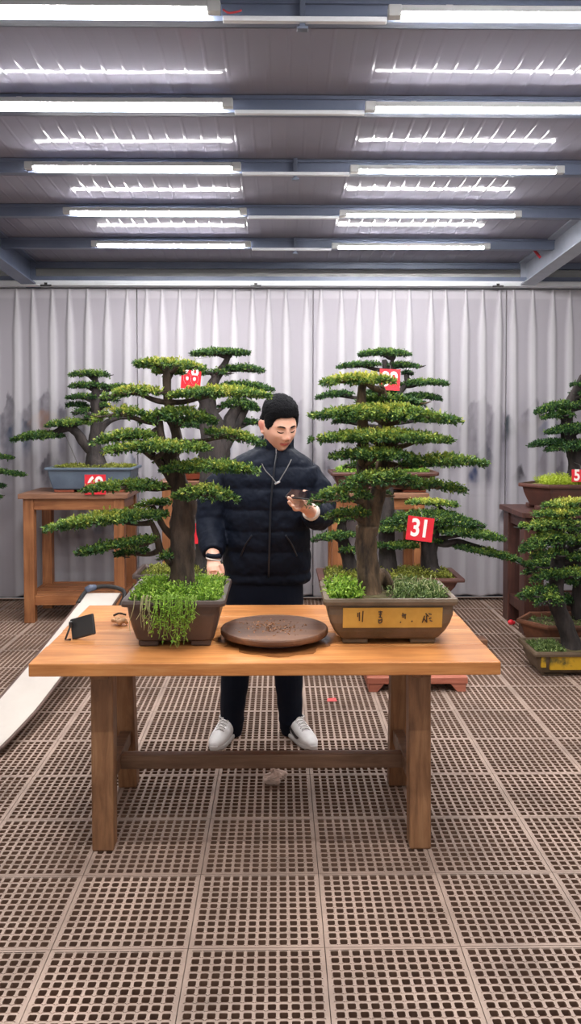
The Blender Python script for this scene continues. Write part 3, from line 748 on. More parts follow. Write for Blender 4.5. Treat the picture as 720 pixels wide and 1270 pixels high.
# stands at the back
sA = stand('plant_stand', 'brown wooden stand carrying the blue-grey pot by the curtain', X(27, 6.35), X(153, 6.35), 6.35, 6.93, Zz(612, 6.35), M['stand_v'], M['stand_h'], M['stand_top'])
sE = stand('plant_stand', 'brown wooden stand mostly hidden behind the left table tree and the person', X(200, 6.3), X(322, 6.3), 6.3, 6.88, Zz(597, 6.3), M['stand_v'], M['stand_h'], M['stand_top'])
sF = stand('plant_stand', 'brown wooden stand behind the right table tree, legs showing between trunks', X(412, 6.3), X(527, 6.3), 6.3, 6.88, Zz(612, 6.3), M['stand_v'], M['stand_h'], M['stand_top'])
sH = stand('plant_stand', 'dark brown wooden stand under the red-brown pot marked with card 5', X(652, 5.95), X(790, 5.95), 5.95, 6.53, Zz(636, 5.95), M['dark_wood'], M['dark_wood'], M['dark_wood'], lw=.14)
sK = stand('plant_stand', 'brown wooden stand past the left edge of the view', X(-190, 6.35), X(-62, 6.35), 6.35, 6.93, Zz(612, 6.35), M['stand_v'], M['stand_h'], M['stand_top'])
# low stools hidden behind the table carrying the second row of pots
def stool(x0, x1, yF, yB, zt, label, m):
    t = thing('low_stool', label, 'stool', ((x0+x1)/2, (yF+yB)/2, 0), 'low stools behind the table')
    MB().box(x0, x1, yF, yB, zt-.04, zt).build('seat', m, t, bevel=.004)
    for x in (x0+.02, x1-.09):
        for y in (yF+.02, yB-.09): MB().box(x, x+.07, y, y+.07, 0, zt-.04).build('leg', m, t, bevel=.004)

# ------------------------------------------------------------------ potted trees
def potbox(pxl, pxr, yF, depth, pyrim):
    x0, x1 = X(pxl, yF, pyrim), X(pxr, yF, pyrim)
    return (x0+x1)/2, yF+depth/2, (x1-x0)/2, depth/2, Zz(pyrim, yF)
# A: left tree on the table
cx, cy, hw, hd, zr = potbox(148, 279, 3.0, .45, 746)
tA = thing('potted_bonsai', 'big layered tree in the dark brown pot with trailing weeds, left end of the table', 'potted tree', (cx, cy, TZ+.001), 'big potted trees on the table')
pot(tA, cx, cy, hw, hd, TZ+.001, zr, M['pot_brown'], bot=.845, lip=.018, liph=.024, soild=.02, r=.025)
bonsai_crown(tA, 3.22,
    [[(226,748,0,17),(226,715,0,15.5),(225,680,0,15.5),(227,650,0,15.5),(229,624,0,14.5),(223,604,0,11.5),(217,585,0,10.5),(213,568,0,9)],
     [(213,572,0,8),(219,545,.02,6.5),(213,518,.02,6),(208,492,.01,5.5),(207,466,0,5),(209,452,0,3)],
     [(211,572,0,6),(203,555,-.03,5),(198,530,-.03,4.5),(197,508,-.02,3.5)],
     [(219,606,0,6),(203,582,-.02,4.5),(192,567,-.03,4),(183,556,-.04,3)],
     [(215,700,0,5),(205,690,-.02,4.5),(198,680,-.04,4.5),(194,664,-.05,4),(188,648,-.05,3)],
     [(216,668,0,5),(204,655,-.02,4),(196,640,-.03,3.5)]],
    [((163,449),(258,455),15,.85,0,(208,460)), ((186,461),(230,461),8,.6,.07),
     ((124,489),(206,484),14,.75,-.03), ((206,487),(339,488),16,.72,-.04),
     ((112,516),(184,509),15,.72,-.05), ((170,514),(272,516),24,.5,-.02),
     ((110,547),(196,536),15,.55,-.07,(197,532,-.03)), ((122,556),(268,553),16,.6,-.10,(192,567,-.03)),
     ((243,532),(331,549),16,.62,-.02,(214,548)), ((196,578),(325,580),20,.50,-.08,(214,580)),
     ((186,572),(214,566),10,.5,.03),
     ((210,610),(299,613),26,.52,-.13,(226,616)), ((98,606),(212,600),17,.5,-.09,(218,602)),
     ((51,653),(212,634),24,.55,-.07,(190,648,-.05)), ((91,687),(197,666),14,.42,-.10,(195,668,-.05)),
     ((138,688),(188,684),7,.2,-.02,(199,682,-.04)), ((196,692),(214,690),9,.3,-.06), ((165,628),(214,622),8,.55,.06)],
    M['bark'], leaf=.0136, br=2.6)
ground_cover(tA, cx-hw*.86, cx+hw*.86, cy-hd*.86, cy+hd*.86, zr-.016, .062, 1250, leaf=.013, stops=GR, seed=2, hole=(X(226, 3.22), 3.22, .05))
# trailing strands over the front rim
rng = np.random.default_rng(12); SV = []; SC = []; mb = MB(); mbd = MB()
for i in range(52):
    px = rng.choice([rng.uniform(160, 190), rng.uniform(188, 244), rng.uniform(186, 240), rng.uniform(206, 236)])
    x = X(px, 3.0); L = rng.uniform(.04, .13) if px < 195 or px > 240 else rng.uniform(.05, .165)
    p0 = np.array([x, cy-hd+.05, zr-.01]); sw = rng.uniform(-.02, .02)
    pts = catmull([p0, (x+sw*.2, cy-hd+.006, zr+.014+rng.uniform(0, .012)), (x+sw*.5, cy-hd-.012, zr-.02), (x+sw+rng.uniform(-.012, .012), cy-hd-.008+rng.uniform(-.01, .01), zr-L*.6), (x+sw*1.4+rng.uniform(-.015, .015), cy-hd-.003+rng.uniform(-.012, .004), zr-L)], 5)
    dry = px < 186
    (mbd if dry else mb).tube(pts, np.linspace(.0016, .0008, len(pts)), 4)
    if not dry or rng.random() < .25:
        k = int(L*240); tt = rng.random(k); Pp = np.array([pts[int(q*(len(pts)-1))] for q in tt])
        Vq, cq = leaves(Pp, unit(rng.normal(size=(k, 3)))+np.array([0, -.5, -.5]), .014, .005, ramp(.35+.4*rng.random(k), GR), rng); SV.append(Vq); SC.append(cq)
leaf_obj('trailing_leaves', np.concatenate(SV), np.concatenate(SC), tA)
mb.build('trailing_stems', mat('green stem', srgb(112, 146, 54), srgb(150, 176, 84), rough=.6, scale=20), tA); mbd.build('dry_stems', mat('dry stem', srgb(176, 168, 128), srgb(140, 140, 96), rough=.8, scale=20), tA)

# B: right tree on the table
cx, cy, hw, hd, zr = potbox(401, 569, 3.03, .36, 744)
tB = thing('potted_bonsai', 'big layered tree in the mossy brown pot with a yellow panel on the table', 'potted tree', (cx, cy, TZ+.001), 'big potted trees on the table')
pB = pot(tB, cx, cy, hw, hd, TZ+.001, zr, M['pot_moss'], bot=.80, lip=.014, liph=.026, soild=.022, r=.012, belly=.03)
# yellow panel let into the front wall, with four incised characters
za, zb = Zz(753.5, 3.05), Zz(778.5, 3.06)
def wally(z):
    zb_ = TZ+.001+.1*(zr-TZ-.001); H_ = zr-.026-zb_; t_ = (z-zb_)/H_
    return cy-(hd*np.interp(t_, [0, .06, .25, .5, .75, 1], [.75, .8, .88, .949, .99, 1.0])-.014)-.004
yfa, yfb = float(wally(za)), float(wally(zb))
xa, xb = X(425, 3.05, 765), X(548, 3.05, 765)
def pan(u, v, o=0): return (xa+(xb-xa)*u, yfa+(yfb-yfa)*(1-v)-o, zb+(za-zb)*v)
m = MB()
fr = [pan(0, 0), pan(1, 0), pan(1, 1), pan(0, 1)]; fb = [(p[0], p[1]+.03, p[2]) for p in fr]
m.add(fr+fb, [(0,1,2,3),(0,4,5,1),(1,5,6,2),(2,6,7,3),(3,7,4,0)])
po = m.build('panel', M['panel'], None, org=wloc(tB)); po.parent = pB; po.location = (0, 0, 0)
chars = [[(.165,.35,.165,.78),(.195,.3,.2,.85),(.148,.55,.15,.75)],
         [(.355,.8,.395,.8),(.36,.68,.39,.7),(.375,.85,.375,.55),(.36,.55,.392,.5),(.36,.35,.392,.42),(.36,.42,.362,.25),(.362,.22,.39,.28),(.39,.28,.392,.45)],
         [(.575,.25,.585,.3),(.60,.75,.604,.5),(.622,.7,.626,.45),(.59,.62,.635,.66)],
         [(.80,.25,.82,.6),(.815,.45,.84,.3),(.84,.6,.845,.25),(.86,.7,.89,.66),(.865,.45,.89,.5),(.875,.36,.9,.32),(.83,.72,.86,.56)],
         [(.69,.3,.7,.35)]]
m = MB()
for ch in chars:
    for (u0, v0, u1, v1) in ch:
        a, b2 = np.array(pan(u0, v0, .0012)), np.array(pan(u1, v1, .0012)); m.bar(a, b2, .004, .0016, up=(0, -1, .5))
io = m.build('panel_lettering', M['ink'], None, org=wloc(tB)); io.parent = pB; io.location = (0, 0, 0)
bonsai_crown(tB, 3.2,
    [[(460,750,0,19),(457,725,0,15),(455,700,0,13.5),(454,675,0,13),(455,652,0,13)],
     [(453,660,0,9),(450,620,0,7.5),(449,575,0,7),(450,535,0,7),(448,500,0,6.5),(449,474,0,4.5)],
     [(457,662,0,10),(464,630,.03,10),(471,600,.05,9),(477,560,.05,8.5),(479,520,.05,8),(474,490,.05,6),(472,478,.04,4)],
     [(462,725,0,9),(473,712,.03,7),(484,730,.05,8),(492,748,.05,9)],
     [(470,606,.04,6),(480,598,0,5),(488,586,-.03,4.5),(497,580,-.05,4)]],
    [((394,472),(494,470),17,.85,-.02), ((381,509),(576,516),24,.6,-.03), ((436,496),(530,498),14,.35,.08),
     ((380,541),(564,542),18,.62,-.06), ((406,563),(520,564),18,.52,-.08), ((492,573),(608,571),20,.52,-.02,(478,575,.05)),
     ((418,595),(524,592),24,.42,-.12), ((494,598),(580,606),17,.42,.04,(474,596,.05)),
     ((378,620),(462,608),26,.38,-.10,(452,620)), ((400,640),(462,634),15,.42,-.04,(453,645)),
     ((424,577),(482,578),14,.4,.10), ((505,545),(530,548),10,.5,.05), ((448,615),(492,612),16,.25,.10)],
    M['bark_tan'], leaf=.0136, br=3.0)
ground_cover(tB, cx-hw*.88, X(444, 3.2), cy-hd*.8, cy+hd*.8, zr-.02, .07, 330, leaf=.016, stops=GR, seed=3, hole=(X(456, 3.2), 3.2, .05))
ground_cover(tB, X(482, 3.2), cx+hw*.88, cy-hd*.8, cy+hd*.8, zr-.02, .055, 420, leaf=.017, stops=GD, seed=4, wide=.35, hole=(X(456, 3.2), 3.2, .07))
rng = np.random.default_rng(9); mb = MB()
for i in range(26):
    x = rng.uniform(X(490, 3.1), X(556, 3.1)); y = rng.uniform(cy-hd*.6, cy+hd*.6); a = rng.uniform(0, 6.28); l = rng.uniform(.03, .07)
    mb.tube([(x, y, zr-.01), (x+l*.5*math.cos(a), y+l*.4*math.sin(a), zr+rng.uniform(.02, .045)), (x+l*math.cos(a), y+l*math.sin(a), zr+rng.uniform(0, .04))], [.002, .0017, .001], 5)
mb.build('dry_stalks', mat('pale stalk', srgb(150, 156, 104), srgb(176, 176, 130), rough=.8, scale=20), tB)

# C: tree in the blue-grey pot on the left stand
zs = Zz(612, 6.35)+.001
cx, cy, hw, hd, zr = potbox(54, 165, 6.42, .42, 580)
tC = thing('potted_bonsai', 'small layered tree in a wide blue-grey pot on the wooden stand', 'potted tree', (cx, cy, zs), 'potted trees on stands along the curtain')
pot(tC, cx, cy, hw, hd, zs, zr, M['pot_blue'], bot=.9, lip=.02, liph=.022, footm=M['terra'], soil=M['moss'], soild=.012, r=.012)
bonsai_crown(tC, 6.62,
    [[(119,580,0,11),(117,560,0,9),(118,540,0,7.5),(120,515,0,6.5),(118,495,0,6),(119,476,0,4),(116,464,0,2.5)],
     [(114,560,0,6),(104,549,-.03,6),(96,537,-.04,5.5),(86,531,-.04,5),(76,533,-.03,4.5),(64,539,-.02,3.5),(50,541,-.02,2)],
     [(121,545,0,4),(128,529,.02,4),(138,521,.02,3.5),(150,518,.02,2.5),(165,519,.02,1.8)],
     [(121,565,0,3),(132,560,0,2.5),(144,555,0,2)]],
    [((13,543),(82,538),11,.3,-.03,(70,538,-.02)), ((53,527),(115,523),8,.5,-.06,(92,533,-.04)), ((84,464),(137,464),9,.4,0),
     ((82,479),(134,478),7,.25,.0), ((124,481),(166,480),6,.2,.05), ((80,493),(122,492),7,.25,-.04), ((80,502),(112,503),6,.15,.04),
     ((88,511),(120,510),9,.25,-.03), ((122,494),(148,496),6,.2,.04), ((102,519),(125,518),6,.2,-.04), ((120,503),(140,504),7,.25,-.02)],
    M['bark_dark'], leaf=.0178, br=2.0)
ground_cover(tC, cx-hw*.85, cx+hw*.9, cy-hd*.8, cy+hd*.8, zr-.012, .035, 700, leaf=.016, stops=GM, seed=6)
o = MB().tube([at(80, 537, 6.58), at(98, 579, 6.58)], .0035, 6).build('guy_wire', M['wire'], tC)

# D: tall tree behind the left table tree, in a low pot
stool(X(168, 5.32), X(330, 5.32), 5.32, 5.8, .35, 'low wooden stool hidden under the pot behind the left table tree', M['stand_h'])
cx, cy, hw, hd, zr = potbox(163, 344, 5.3, .42, 713)
tD = thing('potted_bonsai', 'tall tree carrying card 68 behind the left table tree, thick dark trunk', 'potted tree', (cx, cy, .351), 'potted trees in the row behind the table')
pot(tD, cx, cy, hw, hd, .351, zr, M['pot_brown'], bot=.8, lip=.02, liph=.03, soil=M['moss'], soild=.02, r=.02)
bonsai_crown(tD, 5.52,
    [[(258,722,0,20),(256,690,0,15),(258,650,0,15),(262,610,0,16),(266,585,0,17),(266,555,0,18),(262,525,0,14),(256,505,0,10)],
     [(258,515,0,12),(258,492,0,9),(266,472,.02,6),(277,455,.03,4.5),(283,442,.03,3),(288,436,.03,2)],
     [(268,560,0,14),(280,540,.02,11),(286,520,.04,8),(294,505,.04,6),(302,498,.04,3.5)],
     [(257,505,0,7),(246,488,-.02,5),(240,478,-.03,4)],
     [(282,545,.02,8),(296,520,.06,6),(306,503,.08,4.5)]],
    [((233,438),(311,437),11,.25,.03,(283,442,.03)), ((270,456),(330,459),10,.22,.06,(278,455,.03)), ((246,462),(284,462),9,.35,0,(268,470,.02)),
     ((272,476),(341,482),10,.2,.06), ((266,500),(324,503),18,.22,.05), ((294,524),(326,524),9,.15,.1), ((224,490),(262,492),8,.3,.05),
     ((252,484),(292,484),10,.3,-.03)],
    M['bark_dark'], leaf=.0165, br=2.4)
ground_cover(tD, cx-hw*.85, cx+hw*.85, cy-hd*.8, cy+hd*.8, zr-.02, .06, 800, leaf=.018, stops=GM, seed=7)

# E: terracotta pot on the stand behind D
zs = Zz(597, 6.3)+.001
cx, cy, hw, hd, zr = potbox(204, 312, 6.36, .40, 583)
tE = thing('potted_bonsai', 'tree in a terracotta pot, glimpsed between the left table tree and the thick dark trunk', 'potted tree', (cx, cy, zs), 'potted trees on stands along the curtain')
pot(tE, cx, cy, hw, hd, zs, zr, M['terra'], bot=.88, lip=.02, liph=.024, soil=M['moss'], soild=.012)
bonsai_crown(tE, 6.55, [[(252,586,0,9),(254,560,0,7),(258,540,0,6),(256,520,0,5)]],
    [((214,526),(262,526),13,.2,0), ((226,575),(262,575),14,.45,-.03), ((280,488),(318,489),8,.15,0)], M['bark_dark'], leaf=.0178, br=2.0)
ground_cover(tE, cx-hw*.85, cx+hw*.85, cy-hd*.8, cy+hd*.8, zr-.012, .06, 600, leaf=.018, stops=[np.array(c[:3]) for c in (srgb(96,90,30), srgb(140,126,44), srgb(170,160,60), srgb(196,190,90))], seed=8)

# F: tree on the stand behind B, card 39
zs = Zz(612, 6.3)+.001
cx, cy, hw, hd, zr = potbox(410, 545, 6.33, .42, 586)
tF = thing('potted_bonsai', 'layered tree carrying card 39 in a red-brown pot behind the right table tree', 'potted tree', (cx, cy, zs), 'potted trees on stands along the curtain')
pot(tF, cx, cy, hw, hd, zs, zr, M['terra_dark'], bot=.86, lip=.024, liph=.03, footm=M['terra'], soil=M['moss'], soild=.012, shape='rect')
for k in range(3):
    MB().box(cx-hw*.84-.004, cx+hw*.84+.004, cy-hd*.87-.004, cy+hd*.8, zs+.03+.028*k, zs+.042+.028*k).build('pot_band', M['terra_dark'], tF, bevel=.003)
bonsai_crown(tF, 6.55,
    [[(477,592,0,12),(476,560,0,10),(478,525,0,9.5),(478,500,0,9),(477,480,0,7),(478,462,0,4.5),(476,446,0,3)],
     [(478,470,0,4),(484,455,.02,3),(487,443,.02,2)], [(478,500,0,5),(494,488,-.02,4),(504,476,-.02,3)]],
    [((442,438),(511,438),12,.28,0), ((416,455),(474,451),8,.18,-.03), ((474,453),(522,454),8,.18,.02), ((496,462),(514,464),4,.1,.02),
     ((494,475),(558,475),9,.3,-.02,(502,478,-.02)), ((390,492),(440,487),9,.15,-.02), ((496,490),(549,494),8,.12,.03), ((394,516),(444,512),8,.12,-.02),
     ((508,516),(553,523),8,.12,.0), ((410,524),(444,522),6,.12,.04), ((440,505),(516,508),16,.15,.0), ((458,470),(494,471),10,.15,.04),
     ((446,487),(500,486),12,.15,.03), ((452,540),(500,540),14,.15,.03)],
    M['bark_dark'], leaf=.0172, br=2.0)
ground_cover(tF, cx-hw*.85, cx+hw*.85, cy-hd*.8, cy+hd*.8, zr-.012, .07, 700, leaf=.018, stops=GR, seed=9)

# G: group of trees in a long dark tray behind B, card 31
stool(X(410, 5.3), X(540, 5.3), 5.3, 5.7, .37, 'low wooden stool hidden under the long dark red pot behind the right table tree', M['red_wood'])
cx, cy, hw, hd, zr = potbox(395, 577, 5.22, .42, 719)
tG = thing('potted_bonsai', 'group of short trees in a long dark red pot carrying card 31', 'potted tree', (cx, cy, .371), 'potted trees in the row behind the table')
pot(tG, cx, cy, hw, hd, .371, zr, M['terra_dark'], bot=.78, lip=.035, liph=.026, soil=M['moss'], soild=.014, r=.012, wall=.04)
bonsai_crown(tG, 5.45,
    [[(536,716,0,12),(532,695,0,10.5),(532,672,0,10),(536,660,0,8),(528,645,0,6)],
     [(482,716,0,13),(480,690,0,10),(479,660,0,9.5),(480,625,0,8),(482,600,0,6)],
     [(436,714,0,10),(431,690,0,8.5),(425,668,0,7),(424,650,0,5.5),(428,630,0,4)],
     [(540,672,0,5),(552,675,-.03,4.5),(566,672,-.03,4),(585,676,-.03,3),(610,685,-.03,2.2),(640,695,-.03,1.2)],
     [(534,660,0,5),(548,650,-.02,3.5),(562,642,-.02,2.5)]],
    [((556,675),(648,695),14,.32,-.03,(566,672,-.03)), ((536,656),(628,667),17,.35,-.06), ((468,640),(604,646),30,.26,-.04), ((500,622),(570,626),10,.7,.0),
     ((384,669),(444,661),14,.3,-.05), ((398,646),(446,641),12,.45,-.03), ((462,657),(508,655),10,.5,-.08), ((460,676),(522,677),8,.45,-.05), ((500,668),(556,670),13,.3,.02),
     ((418,682),(446,682),12,.3,-.05)],
    M['bark_dark'], leaf=.0165, br=2.2)
ground_cover(tG, cx-hw*.86, cx+hw*.86, cy-hd*.8, cy+hd*.8, zr-.014, .06, 1100, leaf=.017, stops=GM, seed=10)

# H: tree with card 5 on the dark stand at the right
zs = Zz(636, 5.95)+.001
cx, cy, hw, hd, zr = potbox(653, 800, 6.0, .44, 602)
tH = thing('potted_bonsai', 'dark tree in a red-brown pot full of bright grass, on the dark stand', 'potted tree', (cx, cy, zs), 'potted trees on stands along the curtain')
pot(tH, cx, cy, hw, hd, zs, zr, M['terra_dark'], bot=.86, lip=.03, liph=.03, shape='hex', soil=M['moss'], soild=.012)
bonsai_crown(tH, 6.22,
    [[(722,605,0,17),(718,580,0,13),(712,560,0,10),(704,540,0,8.5),(703,515,0,7),(708,495,0,5.5),(716,478,0,4),(722,466,0,3)]],
    [((706,476),(768,476),9,.12,0), ((705,487),(770,487),9,.12,.03), ((661,509),(720,500),14,.2,-.02), ((668,517),(716,513),9,.25,-.05), ((704,500),(772,498),14,.2,.02),
     ((674,533),(752,531),14,.15,-.05), ((651,553),(704,546),8,.02,-.02), ((674,554),(760,552),15,.15,-.06)],
    M['bark_dark'], leaf=.0172, br=3.2)
ground_cover(tH, cx-hw*.6, cx+hw*.6, cy-hd*.75, cy+hd*.75, zr-.012, .085, 1100, leaf=.022, stops=[np.array(c[:3]) for c in (srgb(120,140,30), srgb(160,180,44), srgb(184,200,66), srgb(206,214,110))], seed=11, wide=.25)

# I: empty-looking hexagonal pot on the floor with a slim tree
cx, cy, hw, hd, zr = potbox(643, 786, 5.5, .5, 771); cy = 5.56
tI = thing('potted_bonsai', 'slim tree in the orange-brown six-sided pot on the floor, behind the yellow-panelled pot', 'potted tree', (cx, cy, .001), 'potted trees on the floor')
pot(tI, cx, cy, hw, hd*.9, .001, Zz(771, 5.5), M['orange_clay'], bot=.82, lip=.03, liph=.03, shape='hex', soil=M['soil'], soild=.03)
bonsai_crown(tI, 5.6, [[(722,786,0,9),(716,750,0,8),(718,710,0,7),(712,680,0,5),(710,655,0,3)]],
    [((650,702),(712,688),12,.3,0), ((646,712),(690,700),8,.2,.0), ((690,690),(760,688),14,.3,0), ((668,655),(760,652),18,.3,.0), ((655,742),(716,742),16,.25,.03), ((690,720),(770,722),16,.25,.02)], M['bark_dark'], leaf=.0178, br=2.2)
ground_cover(tI, cx-hw*.7, cx+hw*.5, cy-hd*.6, cy+hd*.6, zr-.05, .06, 200, leaf=.02, stops=GD, seed=13)

# J: pot with yellow panels on the floor
cx, cy, hw, hd, zr = potbox(662, 790, 4.95, .36, 811)
tJ = thing('potted_bonsai', 'bushy green tree in the dark pot with bright yellow panels, on the floor', 'potted tree', (cx, cy, .001), 'potted trees on the floor')
pJ = pot(tJ, cx, cy, hw, hd, .001, zr, M['pot_moss'], bot=.9, lip=.02, liph=.03, soild=.03, r=.02)
def jpan(xa, xb, z0, z1, nm):
    y = cy-hd+.012; m = MB().box(xa, xb, y, y+.05, z0, z1); po = m.build(nm, M['panel2'], None, bevel=.002, org=wloc(tJ)); po.parent = pJ; po.location = (0, 0, 0)
jpan(X(675, 4.95), X(681, 4.95), .06, .135, 'panel'); jpan(X(686, 4.95), X(772, 4.95), .045, .135, 'panel')
bonsai_crown(tJ, 5.13,
    [[(711,818,0,14),(707,795,0,11),(698,770,0,10),(690,748,0,10),(690,715,0,9),(693,680,0,8),(692,650,0,6),(697,628,0,3.5)],
     [(692,700,0,6),(706,680,.03,5),(722,660,.03,4)]],
    [((670,626),(760,622),13,.75,-.02), ((656,637),(742,634),14,.7,-.05), ((652,652),(716,647),18,.55,-.08), ((642,676),(714,662),30,.42,-.07), ((700,668),(770,668),26,.4,-.02),
     ((656,690),(704,684),14,.4,-.08), ((655,718),(706,710),18,.3,-.06), ((690,710),(764,708),16,.5,-.08), ((640,738),(694,728),18,.32,-.05), ((660,748),(702,740),20,.4,-.12),
     ((640,697),(668,706),6,.3,-.03), ((700,690),(760,692),16,.35,-.04), ((640,652),(672,655),9,.5,-.02)],
    M['bark_dark'], leaf=.0172, br=2.6)
ground_cover(tJ, cx-hw*.85, X(700, 5.1), cy-hd*.75, cy+hd*.75, zr-.03, .05, 220, leaf=.018, stops=GD, seed=14)

# K: tree past the left edge whose branch tips reach into view
zs = Zz(612, 6.35)+.001
cx, cy, hw, hd, zr = potbox(-175, -80, 6.42, .4, 582)
tK = thing('potted_bonsai', 'tree past the left edge, only thin branch tips showing against the curtain', 'potted tree', (cx, cy, zs), 'potted trees on stands along the curtain')
pot(tK, cx, cy, hw, hd, zs, zr, M['terra_dark'], bot=.88, lip=.02, liph=.024, soil=M['moss'], soild=.012)
bonsai_crown(tK, 6.6, [[(-126,584,0,10),(-124,560,0,8),(-128,530,0,6.5),(-122,500,0,5),(-124,480,0,3)]],
    [((-110,558),(18,567),8,.35,0), ((-120,575),(33,588),9,.25,-.03), ((-170,500),(-80,500),12,.3,0), ((-48,600),(8,603),5,.05,-.02,(-122,566)), ((-46,614),(3,616),5,.05,-.04,(-122,570))], M['bark_dark'], leaf=.0165, br=2.2)

# ------------------------------------------------------------------ number cards
def digits(s, size, name, parent, m, off):
    cu = bpy.data.curves.new(name, 'FONT'); cu.body = s; cu.size = size; cu.align_x = 'CENTER'; cu.align_y = 'CENTER'
    cu.extrude = .0008; cu.offset = size*.028; cu.space_character = .95
    o = bpy.data.objects.new(name, cu); C.objects.link(o)
    me = bpy.data.meshes.new_from_object(o.evaluated_get(bpy.context.evaluated_depsgraph_get()))
    bpy.data.objects.remove(o)
    o = bpy.data.objects.new(name, me); C.objects.link(o); me.materials.clear(); me.materials.append(m)
    o.parent = parent; o.location = off; return o
def card(px, py, Y, s, w, h, label, roll=0, yaw=0, fs=.15, tilt=0):
    p = at(px, py, Y)
    t = thing('number_card', label, 'number card', p, 'red number cards')
    t.rotation_mode = 'XYZ'; t.rotation_euler = (PI/2+math.radians(tilt), math.radians(roll), math.radians(yaw))
    me = MB().box(-w/2, w/2, -h/2, h/2, -.0015, .0015)
    V = me.v; o = bpy.data.objects.new('card', bpy.data.meshes.new('card')); o.data.from_pydata(V, [], me.f); o.data.materials.append(M['red']); C.objects.link(o); o.parent = t
    if s:
        d = digits(s, fs, 'numerals', t, M['white'], (-.03 if s == '5' else 0, 0, .0025)); d.scale = (.92, 1.12, 1)
    m2 = MB().tube([(0, h/2-.006, .002), (.004, h/2+.03, -.03), (.0, h/2+.045, -.15)], .0014, 5)
    o = bpy.data.objects.new('tie', bpy.data.meshes.new('tie')); o.data.from_pydata(m2.v, [], m2.f); o.data.materials.append(M['wire']); C.objects.link(o); o.parent = t
card(237, 466.5, 5.36, '68', .155, .165, 'red card numbered 68 hanging in the tree behind the left table tree', roll=6, yaw=-32, fs=.135)
card(483, 471, 6.34, '39', .155, .16, 'red card numbered 39 hanging near the top of the tree behind the right table tree', roll=2, fs=.135)
card(520.5, 656, 5.2, '31', .165, .15, 'red card numbered 31 hanging tilted over the long dark red pot', roll=7, fs=.135)
card(118, 601, 6.30, '69', .158, .15, 'red card numbered 69 leaning on the blue-grey pot', fs=.135)
card(720, 590, 6.03, '5', .135, .09, 'red card numbered 5 standing in the bright grass of the red-brown pot', fs=.10)
card(241, 662, 5.33, '', .13, .13, 'red card glimpsed beside the thick trunk, its number hidden by the person', roll=-4)

# ------------------------------------------------------------------ things on the floor
# long white board, far end propped up beside the left stand
pa, pb = np.array(at(-30, 962, 3.75)), np.array(at(128, 737, 5.55)); pa[2] = .035
t = thing('long_board', 'long white board with dark edging sloping from the floor up behind the table\'s left end', 'board', (pa[0], pa[1], 0))
n = 24; d = (pb-pa); top = []; rings = []; trl = []; trr = []
for i in range(n+1):
    u = i/n; c = pa+d*u; c[2] += -.02*math.sin(PI*u)
    hw = .112*(1 if u > .22 else (.62+.38*(u/.22)**.6)); sk = -.0
    rings.append([c+[-hw, 0, .008], c+[hw, 0, .008], c+[hw, 0, -.010], c+[-hw, 0, -.010]])
    trl.append(c+[-hw-.004, 0, 0]); trr.append(c+[hw+.004, 0, -.002])
MB().loft(rings).build('panel', M['board'], t)
MB().tube(trl, .011, 8).build('edging', M['board_trim'], t, smooth=True); MB().tube(trr, .009, 8).build('edging', M['board_trim'], t, smooth=True)
e = pb+d/np.linalg.norm(d)*.03
MB().tube(catmull([trl[-3]+[0,0,.01], trl[-1]+[0,0,.02], e+[-.06,0,.035], e+[.04,0,.04], trr[-1]+[.02,0,.02], trr[-2]+[.035,-.02,-.02], trr[-4]+[.01,-.03,-.07]]), .014, 9, wob=.2).build('strap', M['black'], t, smooth=True)
MB().tube([e+[-.12, -.03, .02], e+[-.09, -.02, .035], e+[-.06, 0, .035]], [.02, .024, .02], 10).build('buckle', M['steel_dark'], t, smooth=True)
# prop under its raised end
m = MB().box(pb[0]-.14, pb[0]+.10, pb[1]-.10, pb[1]-.02, 0, .04).box(pb[0]-.09, pb[0]-.03, pb[1]-.08, pb[1]-.03, .04, pb[2]-.075).box(pb[0]+.0, pb[0]+.06, pb[1]-.08, pb[1]-.03, .04, pb[2]-.075).box(pb[0]-.12, pb[0]+.09, pb[1]-.10, pb[1]-.0, pb[2]-.095, pb[2]-.068)
tag(m.build('board_trestle', M['dark_wood'], bevel=.004), 'low dark trestle under the raised far end of the long white board', 'trestle')
# low reddish plinths with cut-out feet
def plinth(px0, px1, yF, dep, h, label, m):
    x0, x1 = X(px0, yF, 850), X(px1, yF, 850)
    t = thing('plant_plinth', label, 'plinth', ((x0+x1)/2, yF+dep/2, 0))
    MB().box(x0, x1, yF, yF+dep, h*.55, h).build('top_board', m, t, bevel=.005)
    for a, b2 in ((x0+.01, x0+.10), (x1-.10, x1-.01)):
        f = MB().loft([[(a, yy, h*.55), (b2 if a < (x0+x1)/2 else b2, yy, h*.55), (b2 if a > (x0+x1)/2 else b2-.04, yy, 0), (a+(.04 if a > (x0+x1)/2 else 0), yy, 0)] for yy in (yF+.006, yF+dep-.006)])
        f.build('foot', m, t, bevel=.004)
plinth(455, 580, 4.70, .33, .085, 'low reddish wooden plinth on the floor behind the table\'s right legs', M['red_wood'])
plinth(520, 605, 5.04, .2, .06, 'low dark red plinth on the floor behind the lighter reddish one', M['terra_dark'])
p = onz(599, 803, 0)
tag(MB().box(p[0]-.05, p[0]+.03, p[1], p[1]+.12, 0, .05).build('wood_block', M['stand_top'], bevel=.006), 'small pale wood block on the floor just past the table\'s right edge', 'wood block')
